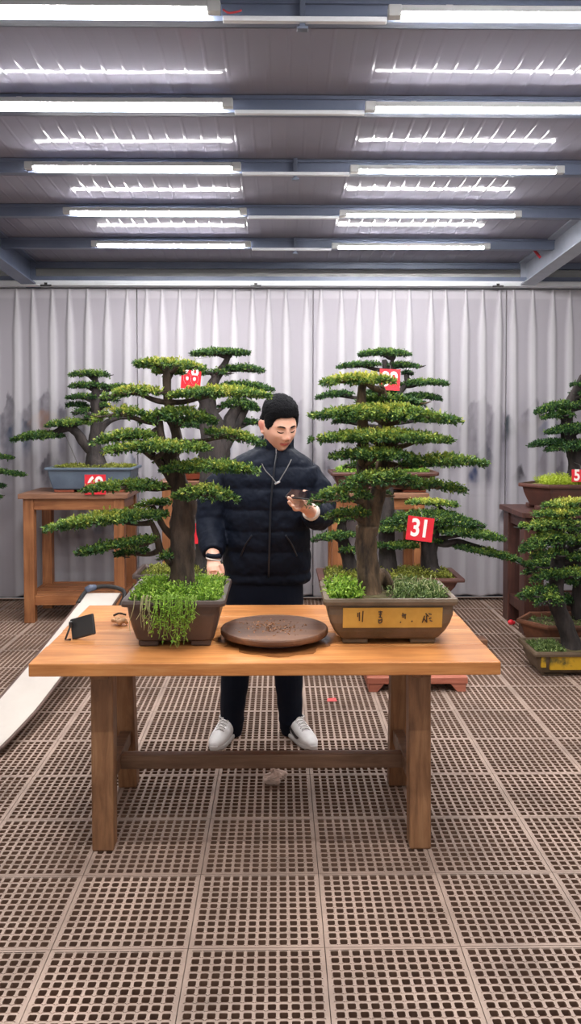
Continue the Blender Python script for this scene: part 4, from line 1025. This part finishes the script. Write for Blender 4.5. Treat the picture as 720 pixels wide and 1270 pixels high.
# litter
p = onz(341, 976, 0); rng = np.random.default_rng(3); mb = MB(); 
nr, ns = 14, 20; rg = []
for i in range(nr+1):
    ph = -PI/2+PI*i/nr; ring = []
    for j in range(ns):
        a = 2*PI*j/ns; r = 1+.22*math.sin(3*a+2*ph)+.16*math.sin(5*a-3*ph+1)+rng.uniform(-.13, .13)
        ring.append((p[0]+.040*r*math.cos(ph)*math.cos(a)+.008*math.sin(ph*3), p[1]+.03+.032*r*math.cos(ph)*math.sin(a), .030+.029*math.sin(ph)*(1+.22*math.sin(4*a))))
    rg.append(ring)
tag(MB().loft(rg).build('crumpled_wrapper', M['paper']), 'crumpled pinkish wrapper on the grating in front of the table\'s long stretcher', 'wrapper')
p = onz(411, 869, 0); a = .3
m = MB().add([(p[0]-.026,p[1]-.02,.002),(p[0]+.028,p[1]-.024,.004),(p[0]+.024,p[1]+.028,.006),(p[0]-.022,p[1]+.026,.002),(p[0]-.026,p[1]-.02,.004),(p[0]+.028,p[1]-.024,.006),(p[0]+.024,p[1]+.028,.008),(p[0]-.022,p[1]+.026,.004)],[(0,3,2,1),(4,5,6,7),(0,1,5,4),(1,2,6,5),(2,3,7,6),(3,0,4,7)])
tag(m.build('paper_scrap', M['redbit']), 'small red paper scrap on the grating behind the table', 'paper scrap')
p = onz(633, 775, 0)
m = MB().ball((p[0], p[1], .02), (.024, .02, .02), 10, 7).ball((p[0]+.022, p[1]+.01, .014), (.016, .015, .014), 8, 6)
tag(m.build('red_petal', M['red'], smooth=True), 'small bright red petal on the far grating left of the floor pots', 'petal')

# ------------------------------------------------------------------ the person
YP = 4.05
hc = at(345.5, 527.5, 3.99)                                # head centre
RH = np.array((Matrix.Rotation(math.radians(25), 3, 'Z')@Matrix.Rotation(math.radians(20), 3, 'X')@Matrix.Rotation(math.radians(-3), 3, 'Y')))
HA, HB, HC_ = .080, .100, .126
def head_local(dx, dy, dz):
    """unit direction -> point on the skin, face towards -y"""
    z = HC_*dz; taper = 1-.30*np.clip(-dz, 0, 1)**1.6-.05*np.clip(dz, 0, 1)**2
    x = HA*taper*dx; fr = np.clip(-dy, 0, 1)
    y = HB*dy*(1-.10*np.clip(-dz, 0, 1)**2*(dy > 0)*1.8)
    y = np.where(dy < 0, np.where(dz < 0, y*(1+.03*np.clip(-dz, 0, 1)), y), y)
    g = lambda cx, cz, sx, sz: np.exp(-((np.abs(x)-cx)/sx)**2-((z-cz)/sz)**2)
    g0 = lambda cz, sx, sz: np.exp(-(x/sx)**2-((z-cz)/sz)**2)
    f = np.zeros_like(x)
    f += .010*g0(.002, .010, .022)+.019*g0(-.027, .0125, .015)+.008*g(.012, -.033, .008, .008)
    f += -.009*g(.032, .006, .018, .012)+.0055*g(.031, .003, .013, .0075)+.006*g(.030, .026, .022, .008)
    f += .006*g(.046, -.022, .02, .02)
    f += .0075*g0(-.0535, .021, .0055)-.004*g0(-.0595, .02, .0028)+.0085*g0(-.066, .018, .0055)-.003*g0(-.078, .02, .006)
    f += .012*g0(-.098, .022, .016)
    y = y-f*np.clip(fr*2.2, 0, 1)
    return np.stack([x, y, z], -1)
def sph(n, m_):
    ph = np.linspace(-PI/2+.01, PI/2-.01, m_); th = np.linspace(0, 2*PI, n, endpoint=False)
    T, Pp = np.meshgrid(th, ph); return np.cos(Pp)*np.cos(T), np.cos(Pp)*np.sin(T), np.sin(Pp)
def toW(p): return hc+np.asarray(p)@RH.T
def face_pt(x, z, out=0):
    """point on the front of the face at local x, z"""
    dz = z/HC_; taper = 1-.30*max(-dz, 0)**1.6-.05*max(dz, 0)**2; dx = x/(HA*taper); dy = -math.sqrt(max(1-dx*dx-dz*dz, .02))
    q = head_local(np.array([dx]), np.array([dy]), np.array([dz]))[0]; q[1] -= out; return toW(q)
body = MB()
dx, dy, dz = sph(72, 60); HP = toW(head_local(dx, dy, dz).reshape(-1, 3)).reshape(60, 72, 3)
body.loft([list(r) for r in HP])
for s in (-1, 1):                                        # ears
    Re = RH@np.array(Matrix.Rotation(s*math.radians(-24), 3, 'Z'))
    c = toW((s*.079, .012, -.004)); body.ball(c, (.008, .019, .031), 14, 10, Re); body.ball(toW((s*.087, .017, .006)), (.006, .016, .022), 12, 8, Re)
    body.ball(toW((s*.080, .004, -.03)), (.007, .010, .010), 10, 8, Re)
neckb = at(338, 572, 4.10)
body.tube(catmull([toW((0, .022, -.06)), (toW((0, .03, -.1))+neckb)/2, neckb, neckb+[0, .01, -.06]], 4), [.056, .056, .057, .057, .058, .058, .06, .06, .062, .064, .066, .07, .07][:13], 20)
def P_(px, py, Y): return at(px, py, Y)
hipc = P_(326, 735, YP)
# hidden trunk of the body, limbs under the clothes
body.tube(catmull([neckb+[0, .01, -.02], P_(332, 600, 4.09), P_(330, 660, 4.07), P_(328, 715, YP), hipc+[0, 0, -.06]], 5), np.interp(np.linspace(0, 1, 21), [0, .25, .5, .8, 1], [.07, .13, .12, .13, .12]), 20, flat=.8)
armL = [P_(286, 602, 4.08), P_(266, 628, 4.07), P_(259, 652, 4.04), P_(262, 676, 3.94), P_(264.5, 694, 3.86)]
armR = [P_(381, 602, 4.08), P_(394, 620, 4.06), P_(400, 640, 4.0), P_(394, 641, 3.9), P_(384, 634, 3.80)]
for ar in (armL, armR):
    body.tube(catmull([np.array(neckb)*.35+np.array(ar[0])*.65+[0, 0, -.02]]+ar, 4), np.interp(np.linspace(0, 1, 21), [0, .2, .5, .8, 1], [.045, .045, .042, .037, .029]), 14)
legs = [[P_(302, 740, YP), P_(294, 800, 4.03), P_(291, 842, 4.03), P_(288, 880, 4.06), P_(287, 912, 4.09)],
        [P_(350, 740, YP), P_(356, 800, 4.03), P_(358, 842, 4.03), P_(360, 880, 4.06), P_(361, 910, 4.09)]]
for lg in legs: body.tube(catmull([hipc]+lg, 4), np.interp(np.linspace(0, 1, 21), [0, .2, .5, .8, 1], [.1, .075, .052, .042, .036]), 14)
def finger(base, mid, tip, r0, r1): body.tube(catmull([base, mid, tip], 4), np.linspace(r0, r1, 9), 10); body.ball(tip, r1*1.0, 10, 7)
# left-of-picture hand: hanging palm-in, fingers resting down behind the pot rim
w = armL[-1]
pc = P_(265.5, 704, 3.82)
body.tube(catmull([w, (w+pc)/2, pc, P_(266, 711, 3.795)], 4), np.interp(np.linspace(0, 1, 13), [0, .4, .75, 1], [.028, .033, .036, .03]), 16, flat=.62)
for k, (ox, l) in enumerate(((-.026, .070), (-.009, .080), (.009, .075), (.025, .060))):
    b0 = P_(266, 710, 3.795)+np.array([ox, 0, 0]); finger(b0, b0+[ox*.1, -.012, -l*.5], b0+[ox*.15, -.006, -l], .0095, .0075)
b0 = P_(273.5, 700, 3.81); finger(b0, b0+[.010, -.012, -.03], b0+[.006, -.02, -.058], .011, .0085)
# right-of-picture hand: palm up under the phone
w = armR[-1]; pc = P_(377, 628, 3.735)
body.tube(catmull([w, (w+pc)/2, pc, P_(370.5, 625, 3.70)], 4), np.interp(np.linspace(0, 1, 13), [0, .4, .75, 1], [.029, .034, .038, .030]), 16, flat=.72)
for (bx, by, mx, my, tx, ty, yb, yt, r) in ((373, 620, 366, 617, 362.5, 615.5, 3.715, 3.66, .0088), (370, 624, 362, 621, 357.5, 617.5, 3.70, 3.645, .0090), (369, 627.5, 362, 627, 358, 622.5, 3.69, 3.635, .0088), (371, 631.5, 365.5, 632, 363, 627.5, 3.69, 3.635, .0080)):
    finger(P_(bx, by, yb), P_(mx, my, (yb+yt)/2-.01), P_(tx, ty, yt), r*1.12, r*.86)
finger(P_(383, 622, 3.74), P_(384, 613, 3.72), P_(377, 609.5, 3.69), .012, .0085)
def skinmat():
    m, nt, b = newmat('skin'); b.inputs['Roughness'].default_value = .5; b.inputs['Specular IOR Level'].default_value = .35
    b.inputs['Subsurface Weight'].default_value = .08; b.inputs['Subsurface Radius'].default_value = (.01, .004, .002)
    tc = nt.nodes.new('ShaderNodeTexCoord'); n = nt.nodes.new('ShaderNodeTexNoise'); n.inputs['Scale'].default_value = 22
    lk(nt, tc.outputs['Object'], n.inputs['Vector'])
    r = nt.nodes.new('ShaderNodeValToRGB'); r.color_ramp.elements[0].color = srgb(218, 164, 142); r.color_ramp.elements[1].color = srgb(236, 186, 162)
    lk(nt, n.outputs['Fac'], r.inputs['Fac']); cur = r.outputs['Color']
    for pt, rad, colr in SKINSPOTS:
        d = nt.nodes.new('ShaderNodeVectorMath'); d.operation = 'DISTANCE'; d.inputs[1].default_value = [float(v) for v in pt]
        lk(nt, tc.outputs['Object'], d.inputs[0])
        mr = nt.nodes.new('ShaderNodeMapRange'); mr.inputs[1].default_value = rad*.55; mr.inputs[2].default_value = rad; mr.inputs[3].default_value = .75; mr.inputs[4].default_value = 0
        lk(nt, d.outputs['Value'], mr.inputs[0])
        mx = nt.nodes.new('ShaderNodeMix'); mx.data_type = 'RGBA'; lk(nt, mr.outputs[0], mx.inputs[0]); lk(nt, cur, mx.inputs[6]); mx.inputs[7].default_value = colr; cur = mx.outputs[2]
    lk(nt, cur, b.inputs['Base Color']); return m
borg = np.array([float(hipc[0]), YP, 0.0])
SKINSPOTS = [(face_pt(xx, -.0605)-borg, .0120, srgb(184, 78, 80)) for xx in (-.016, -.006, .006, .016)]+[(face_pt(0, -.03, .0)-borg, .016, srgb(212, 146, 124))]+[(toW((s*.084, .014, -.002))-borg, .03, srgb(214, 130, 116)) for s in (-1, 1)]
person = body.build('person', skinmat(), None, smooth=True, org=borg)
rm = person.modifiers.new('remesh', 'REMESH'); rm.mode = 'VOXEL'; rm.voxel_size = .0030; rm.use_smooth_shade = True
sm_ = person.modifiers.new('smooth', 'SMOOTH'); sm_.iterations = 3; sm_.factor = .4
tag(person, 'person in a navy padded jacket looking down at a phone behind the table', 'person')
# hair: short on top, cropped at the sides
dx, dy, dz = sph(120, 90); L0 = head_local(dx, dy, dz)
az = np.arctan2(dx, -dy)                                  # 0 at the face, pi at the back
aa = np.abs(az)
line = np.interp(aa, [0, .45, .75, .92, 1.15, 1.35, 1.6, 1.9, 2.4, 3.15], [.066, .068, .056, .020, -.004, .004, .036, -.02, -.05, -.055])
dpt = L0[..., 2]-line
off = np.where(dpt > 0, .003+.007*np.clip(dpt/.04, 0, 1)+.019*np.clip((L0[..., 2]-.045)/.05, 0, 1), -.008)
nz_ = fbm(dx*14+30, dy*14+dz*17+30, 5, 3)
off = off+np.where(dpt > 0, (nz_-.5)*.008*np.clip(dpt/.05, 0, 1), 0)
N = L0/np.array([HA, HB, HC_])**2; N = N/np.linalg.norm(N, axis=-1, keepdims=True)
HPs = toW((L0+N*off[..., None]).reshape(-1, 3))
hb = MB(); n_, m_ = 120, 90; ok = (dpt > -.004)
hb.v = [tuple(p) for p in HPs]
for i in range(m_-1):
    for j in range(n_):
        j2 = (j+1) % n_
        if ok[i, j] or ok[i, j2] or ok[i+1, j] or ok[i+1, j2]: hb.f.append((i*n_+j, i*n_+j2, (i+1)*n_+j2, (i+1)*n_+j))
hb.f.append(tuple((m_-1)*n_+j for j in range(n_)))
hb.build('hair', M['hair'], person, smooth=True)
for s in (-1, 1):                                        # brows and lowered lashes
    MB().tube([face_pt(s*x, z, .002) for x, z in ((.014, .0245), (.024, .0285), (.036, .029), (.047, .024))], [.003, .0042, .0038, .0016], 6).build('eyebrow', M['hair'], person, smooth=True)
    MB().tube([face_pt(s*x, z, .0012) for x, z in ((.017, .0015), (.025, -.0015), (.033, -.002), (.041, .0005), (.046, .0035))], [.001, .0022, .0026, .0023, .001], 6).build('eyelash', M['hair'], person, smooth=True)
MB().tube([face_pt(x, z, .0006) for x, z in ((-.02, -.0585), (-.01, -.0592), (0, -.0598), (.01, -.0592), (.02, -.0585))], [.0008, .0022, .0028, .0022, .0008], 6).build('mouth_line', mat('mouth shade', srgb(96, 40, 40), rough=.6), person, smooth=True)
for s in (-1, 1): MB().ball(face_pt(s*.0065, -.0385, -.001), (.0026, .0022, .0018), 8, 6).build('nostril', mat('nostril', srgb(110, 62, 54), rough=.7), person)

# jacket: one puffed shell, quilted in horizontal bands
jk = MB()
def ell(c, a, b2, n=40, p=2.4):
    out = []
    for j in range(n):
        t_ = 2*PI*j/n; ct, st = math.cos(t_), math.sin(t_)
        out.append((c[0]+a*abs(ct)**(2/p)*(1 if ct > 0 else -1), c[1]+b2*abs(st)**(2/p)*(1 if st > 0 else -1), c[2]))
    return out
rowsj = [(722, 331, 50, .135), (716, 331, 54, .15), (690, 331, 53.5, .155), (660, 331, 53, .16), (630, 332, 54, .16), (605, 333, 57, .158), (592, 334, 59, .152), (580, 335, 57, .14), (571, 336, 49, .125), (564, 337, 39, .110), (557, 338, 27, .095)]
ys = np.arange(722, 556, -1.6); rings = []
tb = [r[0] for r in rowsj][::-1]
gi = lambda k, y: float(np.interp(y, tb, [r[k] for r in rowsj][::-1]))
seams = [722, 708, 680, 655, 629, 603, 578, 550]
def puff(y):
    for a, b2 in zip(seams[:-1], seams[1:]):
        if b2 <= y <= a: return math.sin(PI*(y-b2)/(a-b2))**.45
    return .6
for y in ys:
    c = at(gi(1, y), y, 4.07); a = gi(2, y)/F*4.07; b2 = gi(3, y); q = (puff(y)-.55)*.013
    rings.append(ell(c, a+q*.8, b2+q))
jk.loft(rings)
def sleeve(path, rad, nb, sd):
    Pn = catmull(path, 10); n = len(Pn); R = np.interp(np.linspace(0, 1, n), np.linspace(0, 1, len(rad)), rad)
    Lc = np.concatenate([[0], np.cumsum([np.linalg.norm(Pn[i+1]-Pn[i]) for i in range(n-1)])]); Lc /= Lc[-1]
    R = [r*(.96+.07*abs(math.sin(PI*nb*u))**.5) for r, u in zip(R, Lc)]
    jk.tube(Pn, R, 22, wob=.03, seed=sd)
sleeve([P_(304, 592, 4.09), P_(285, 592, 4.09), P_(266, 618, 4.08), P_(262, 650, 4.06), P_(263, 672, 3.97), P_(264, 687, 3.895)], [.060, .076, .080, .076, .066, .050], 5, 1)
sleeve([P_(364, 592, 4.09), P_(381, 592, 4.09), P_(392, 612, 4.08), P_(396, 634, 4.03), P_(393, 640, 3.93), P_(387, 636, 3.835)], [.060, .076, .080, .078, .068, .054], 5, 2)
# stand-up collar
ccen = [at(338, 566, 4.07), at(340, 552, 4.06), at(342, 541, 4.055)]
cr = [(.105, .10), (.092, .095), (.088, .092)]
outer = [ell(c, a, b2, 36, 2.1) for c, (a, b2) in zip(ccen, cr)]; inner = [ell(c+[0, 0, 0.0], a-.02, b2-.02, 36, 2.1) for c, (a, b2) in zip(ccen, cr)][::-1]
for R_ in (outer, inner):                               # lower at the throat, higher at the nape
    for ring in R_:
        for j, p in enumerate(ring):
            ring[j] = (p[0], p[1], p[2]-.014*(1 if p[1] < ccen[0][1] else -.6)*abs(p[1]-ccen[0][1])/.1)
jk.loft(outer+inner, cap=False, closed=True)
jacket = jk.build('jacket', M['jacket'], person, smooth=True)
rm = jacket.modifiers.new('remesh', 'REMESH'); rm.mode = 'VOXEL'; rm.voxel_size = .0055; rm.use_smooth_shade = True
s_ = jacket.modifiers.new('smooth', 'SMOOTH'); s_.iterations = 3; s_.factor = .5
tx = bpy.data.textures.new('creases', 'CLOUDS'); tx.noise_scale = .055; tx.noise_depth = 3
ds = jacket.modifiers.new('creases', 'DISPLACE'); ds.texture = tx; ds.strength = .016; ds.mid_level = .5; ds.texture_coords = 'LOCAL'
M['zip'] = mat('zip', srgb(20, 23, 32), rough=.4)
zp = [at(343, 560, 3.945), at(340, 580, 3.915), at(336, 620, 3.897), at(334, 670, 3.900), at(333, 716, 3.912)]
def sub(name, mb, m, par):
    o = mb.build(name, m, None, smooth=True, org=wloc(par)); o.parent = par; o.location = (0, 0, 0); return o
sub('zip', MB().tube(catmull([q+np.array([0, -.004, 0]) for q in zp]), .005, 6), M['zip'], jacket)
sub('zip_pull', MB().tube([at(342, 556, 3.94), at(342.5, 562, 3.935), at(343, 568, 3.935)], [.0025, .003, .0025], 6), M['wire'], jacket)
# waist toggles / pocket seams
sub('pocket_welt', MB().tube(catmull([at(354, 664, 3.905), at(362, 676, 3.915), at(368, 690, 3.925)]), .004, 6), M['zip'], jacket)
sub('pocket_welt', MB().tube(catmull([at(312, 664, 3.905), at(304, 676, 3.915), at(298, 690, 3.93)]), .004, 6), M['zip'], jacket)
for P0_, P1_, r in ((armL[-1]+[.001, 0, .028], armL[-1]+[0, 0, .012], .036), (P_(387.5, 636, 3.835), P_(384.5, 634.3, 3.812), .040)):
    d_ = unit(np.array(P1_)-np.array(P0_)); sub('cuff_lining', MB().tube([P0_, P0_+d_*.006, P1_, P1_+d_*.001], [r*.8, r, r, r*.82], 18), M['cuff'] if r > .038 else M['jacket'], jacket)
# bracelet
m = MB(); c = armL[-1]+[0, -.004, .004]; m.tube([c+np.array([.031*math.cos(a), .031*math.sin(a), -.006*math.cos(a)]) for a in np.linspace(0, 2*PI, 25)], .0045, 7)
m.build('bracelet', M['cuff'], person, smooth=True)
# neck cord with a small clip
cl = at(343.5, 598.5, 3.875)
cord = catmull([at(322, 569, 3.965), at(328, 582, 3.915), at(336, 591, 3.885), cl, at(350, 590, 3.885), at(356, 580, 3.905), at(361, 570, 3.95)], 6)
nk = MB().tube(cord, .0024, 6).build('neck_cord', M['wire'], person, smooth=True)
m = MB().bar(cl+[-.012, -.006, -.006], cl+[.014, -.006, .006], .008, .010); o = m.build('clip', M['silver'], None, bevel=.002, org=wloc(nk)); o.parent = nk; o.location = (0, 0, 0)
# trousers
pt_ = MB()
pt_.loft([ell(at(328, y, YP), a/F*YP, b2, 32, 2.3) for y, a, b2 in ((708, 48, .125), (725, 48, .125), (745, 48.5, .125), (762, 47, .12), (775, 42, .10))])
for lg, xo in zip(legs, (-1, 1)):
    path = catmull([P_(328+xo*20, 735, YP), P_(328+xo*25, 770, YP), lg[1], lg[2], lg[3]+[0, .0, 0], lg[4]+[0, 0, .012]], 8); n = len(path)
    R = np.interp(np.linspace(0, 1, n), [0, .2, .4, .6, .8, .93, 1], [.10, .094, .08, .068, .060, .058, .050])
    R = [r*(1+.018*math.sin(i*1.3)*(i > n*.6)+.03*math.sin(i*2.2)*(i > n*.8)) for i, r in enumerate(R)]
    pt_.tube(path, R, 22, wob=.03, seed=xo+4)
trs = pt_.build('trousers', M['pants'], person, smooth=True)
rm = trs.modifiers.new('remesh', 'REMESH'); rm.mode = 'VOXEL'; rm.voxel_size = .006; rm.use_smooth_shade = True
s_ = trs.modifiers.new('smooth', 'SMOOTH'); s_.iterations = 2; s_.factor = .5
# sneakers
def shoe(heel, ang, mirror):
    """heel on the floor, toe pointing at ang from -y towards +x"""
    ca, sa = math.cos(ang), math.sin(ang)
    fw_ = np.array([sa, -ca, 0]); sd = np.array([ca, sa, 0]); H0 = np.array([heel[0], heel[1], 0])
    def W(f, s, z): return H0+fw_*f+sd*s+np.array([0, 0, z])
    st = [(.0, .026, .060, .012), (.012, .034, .092, .012), (.05, .038, .102, .012), (.085, .039, .106, .012), (.11, .040, .102, .012), (.14, .041, .092, .012), (.18, .043, .076, .012), (.215, .042, .064, .012), (.25, .036, .052, .012), (.275, .023, .040, .014), (.284, .010, .030, .016)]
    rings = []
    for f, hw, top, bo in st:
        ring = []
        for j in range(24):
            t_ = 2*PI*j/24; c_, s2 = math.cos(t_), math.sin(t_)
            z = bo+(top-bo)*(.5+.5*s2) if s2 > 0 else bo+(top-bo)*(.5+.5*s2)
            wv = hw*(abs(c_)**(.75 if s2 > 0 else .3))*(1 if c_ > 0 else -1)*(1-.22*max(s2, 0)**1.8); ring.append(W(f, wv, z))
        rings.append(ring)
    o = MB().loft(rings).build('shoe', M['shoe'], person, smooth=True)
    srings = []
    for zz, k in ((.0, .95), (.004, .99), (.013, 1.0), (.020, .96)):
        ring = []
        prof = [(s_[0], s_[1]) for s_ in st]
        fs = [p[0]-.006+(.014 if i == len(prof)-1 else 0) for i, p in enumerate(prof)]
        for i in range(len(prof)): ring.append(W(fs[i]*1.0, prof[i][1]*k+.002, zz+(.006 if i > 8 else 0)))
        for i in reversed(range(len(prof))): ring.append(W(fs[i]*1.0, -prof[i][1]*k-.002, zz+(.006 if i > 8 else 0)))
        srings.append(ring)
    sub('sole', MB().loft(srings), M['shoe_grey'], o)
    lm = MB()
    for k in range(6):
        f = .095+.018*k; z = float(np.interp(f, [s_[0] for s_ in st], [s_[2] for s_ in st]))
        lm.tube(catmull([W(f, -.022, z-.010), W(f+.006, -.009, z+.001), W(f+.012, .009, z+.001), W(f+.012, .022, z-.010)], 4), .0032, 6)
        lm.tube(catmull([W(f+.012, -.022, z-.010), W(f+.006, .0, z+.003), W(f, .022, z-.010)], 4), .003, 6)
    for s in (-1, 1): lm.tube(catmull([W(.094, 0, .102), W(.085, s*.02, .112), W(.105, s*.034, .100), W(.112, s*.014, .098)], 5), .003, 6)
    sub('laces', lm, M['shoe_grey'], o)
    sub('tongue', MB().ball(W(.085, 0, .103), (.024, .020, .018), 12, 8), M['shoe'], o)
    # dark curved check on the outer side
    s = mirror; lg_ = []
    cur = [(.205, .040, .003), (.190, .036, .008), (.165, .037, .011), (.13, .048, .010), (.09, .062, .007), (.05, .076, .002)]
    V_ = []
    for f, z, hh in cur:
        hw = float(np.interp(f, [s_[0] for s_ in st], [s_[1] for s_ in st])); tp = float(np.interp(f, [s_[0] for s_ in st], [s_[2] for s_ in st]))
        def sk(zq):
            s2 = max(-.9, min(.9, (zq-.012)/(tp-.012)*2-1)); return hw*(1-s2*s2)**(.375 if s2 > 0 else .15)*(1-.22*max(s2, 0)**1.8)+.0035
        V_ += [W(f, s*sk(z-hh), z-hh), W(f, s*sk(z+hh), z+hh)]
    fcs = [(2*i, 2*i+2, 2*i+3, 2*i+1) for i in range(len(cur)-1)]
    lo = MB().add(V_, fcs).build('side_mark', M['black'], None, org=wloc(o)); lo.parent = o; lo.location = (0, 0, 0)
    sl = lo.modifiers.new('thick', 'SOLIDIFY'); sl.thickness = .002; sl.offset = 0
def floorxy(px, Y): return (X(px, Y, 925), Y)
shoe(floorxy(289, 4.14), math.radians(-16), -1)
shoe(floorxy(358, 4.13), math.radians(24), -1)

# phone in the hand
pc = at(375.5, 614, 3.665)
t = thing('phone', 'dark phone lying in the person\'s raised hand', 'phone', pc)
Rp = Matrix.Rotation(math.radians(-8), 3, 'Y')@Matrix.Rotation(math.radians(22), 3, 'X')@Matrix.Rotation(math.radians(-28), 3, 'Z')
rotbox(MB(), pc, .072, .036, .0045, Rp).build('case', M['black'], t, bevel=.004)
rotbox(MB(), np.array(pc)+np.array(Rp@Vector((0, 0, .0048))), .068, .033, .0006, Rp).build('screen', M['glassblk'], t)

# ------------------------------------------------------------------ light
wd = bpy.data.worlds.new('world'); sc.world = wd; wd.use_nodes = True
bg = wd.node_tree.nodes['Background']; bg.inputs['Color'].default_value = (1, .97, .94, 1); bg.inputs['Strength'].default_value = .55
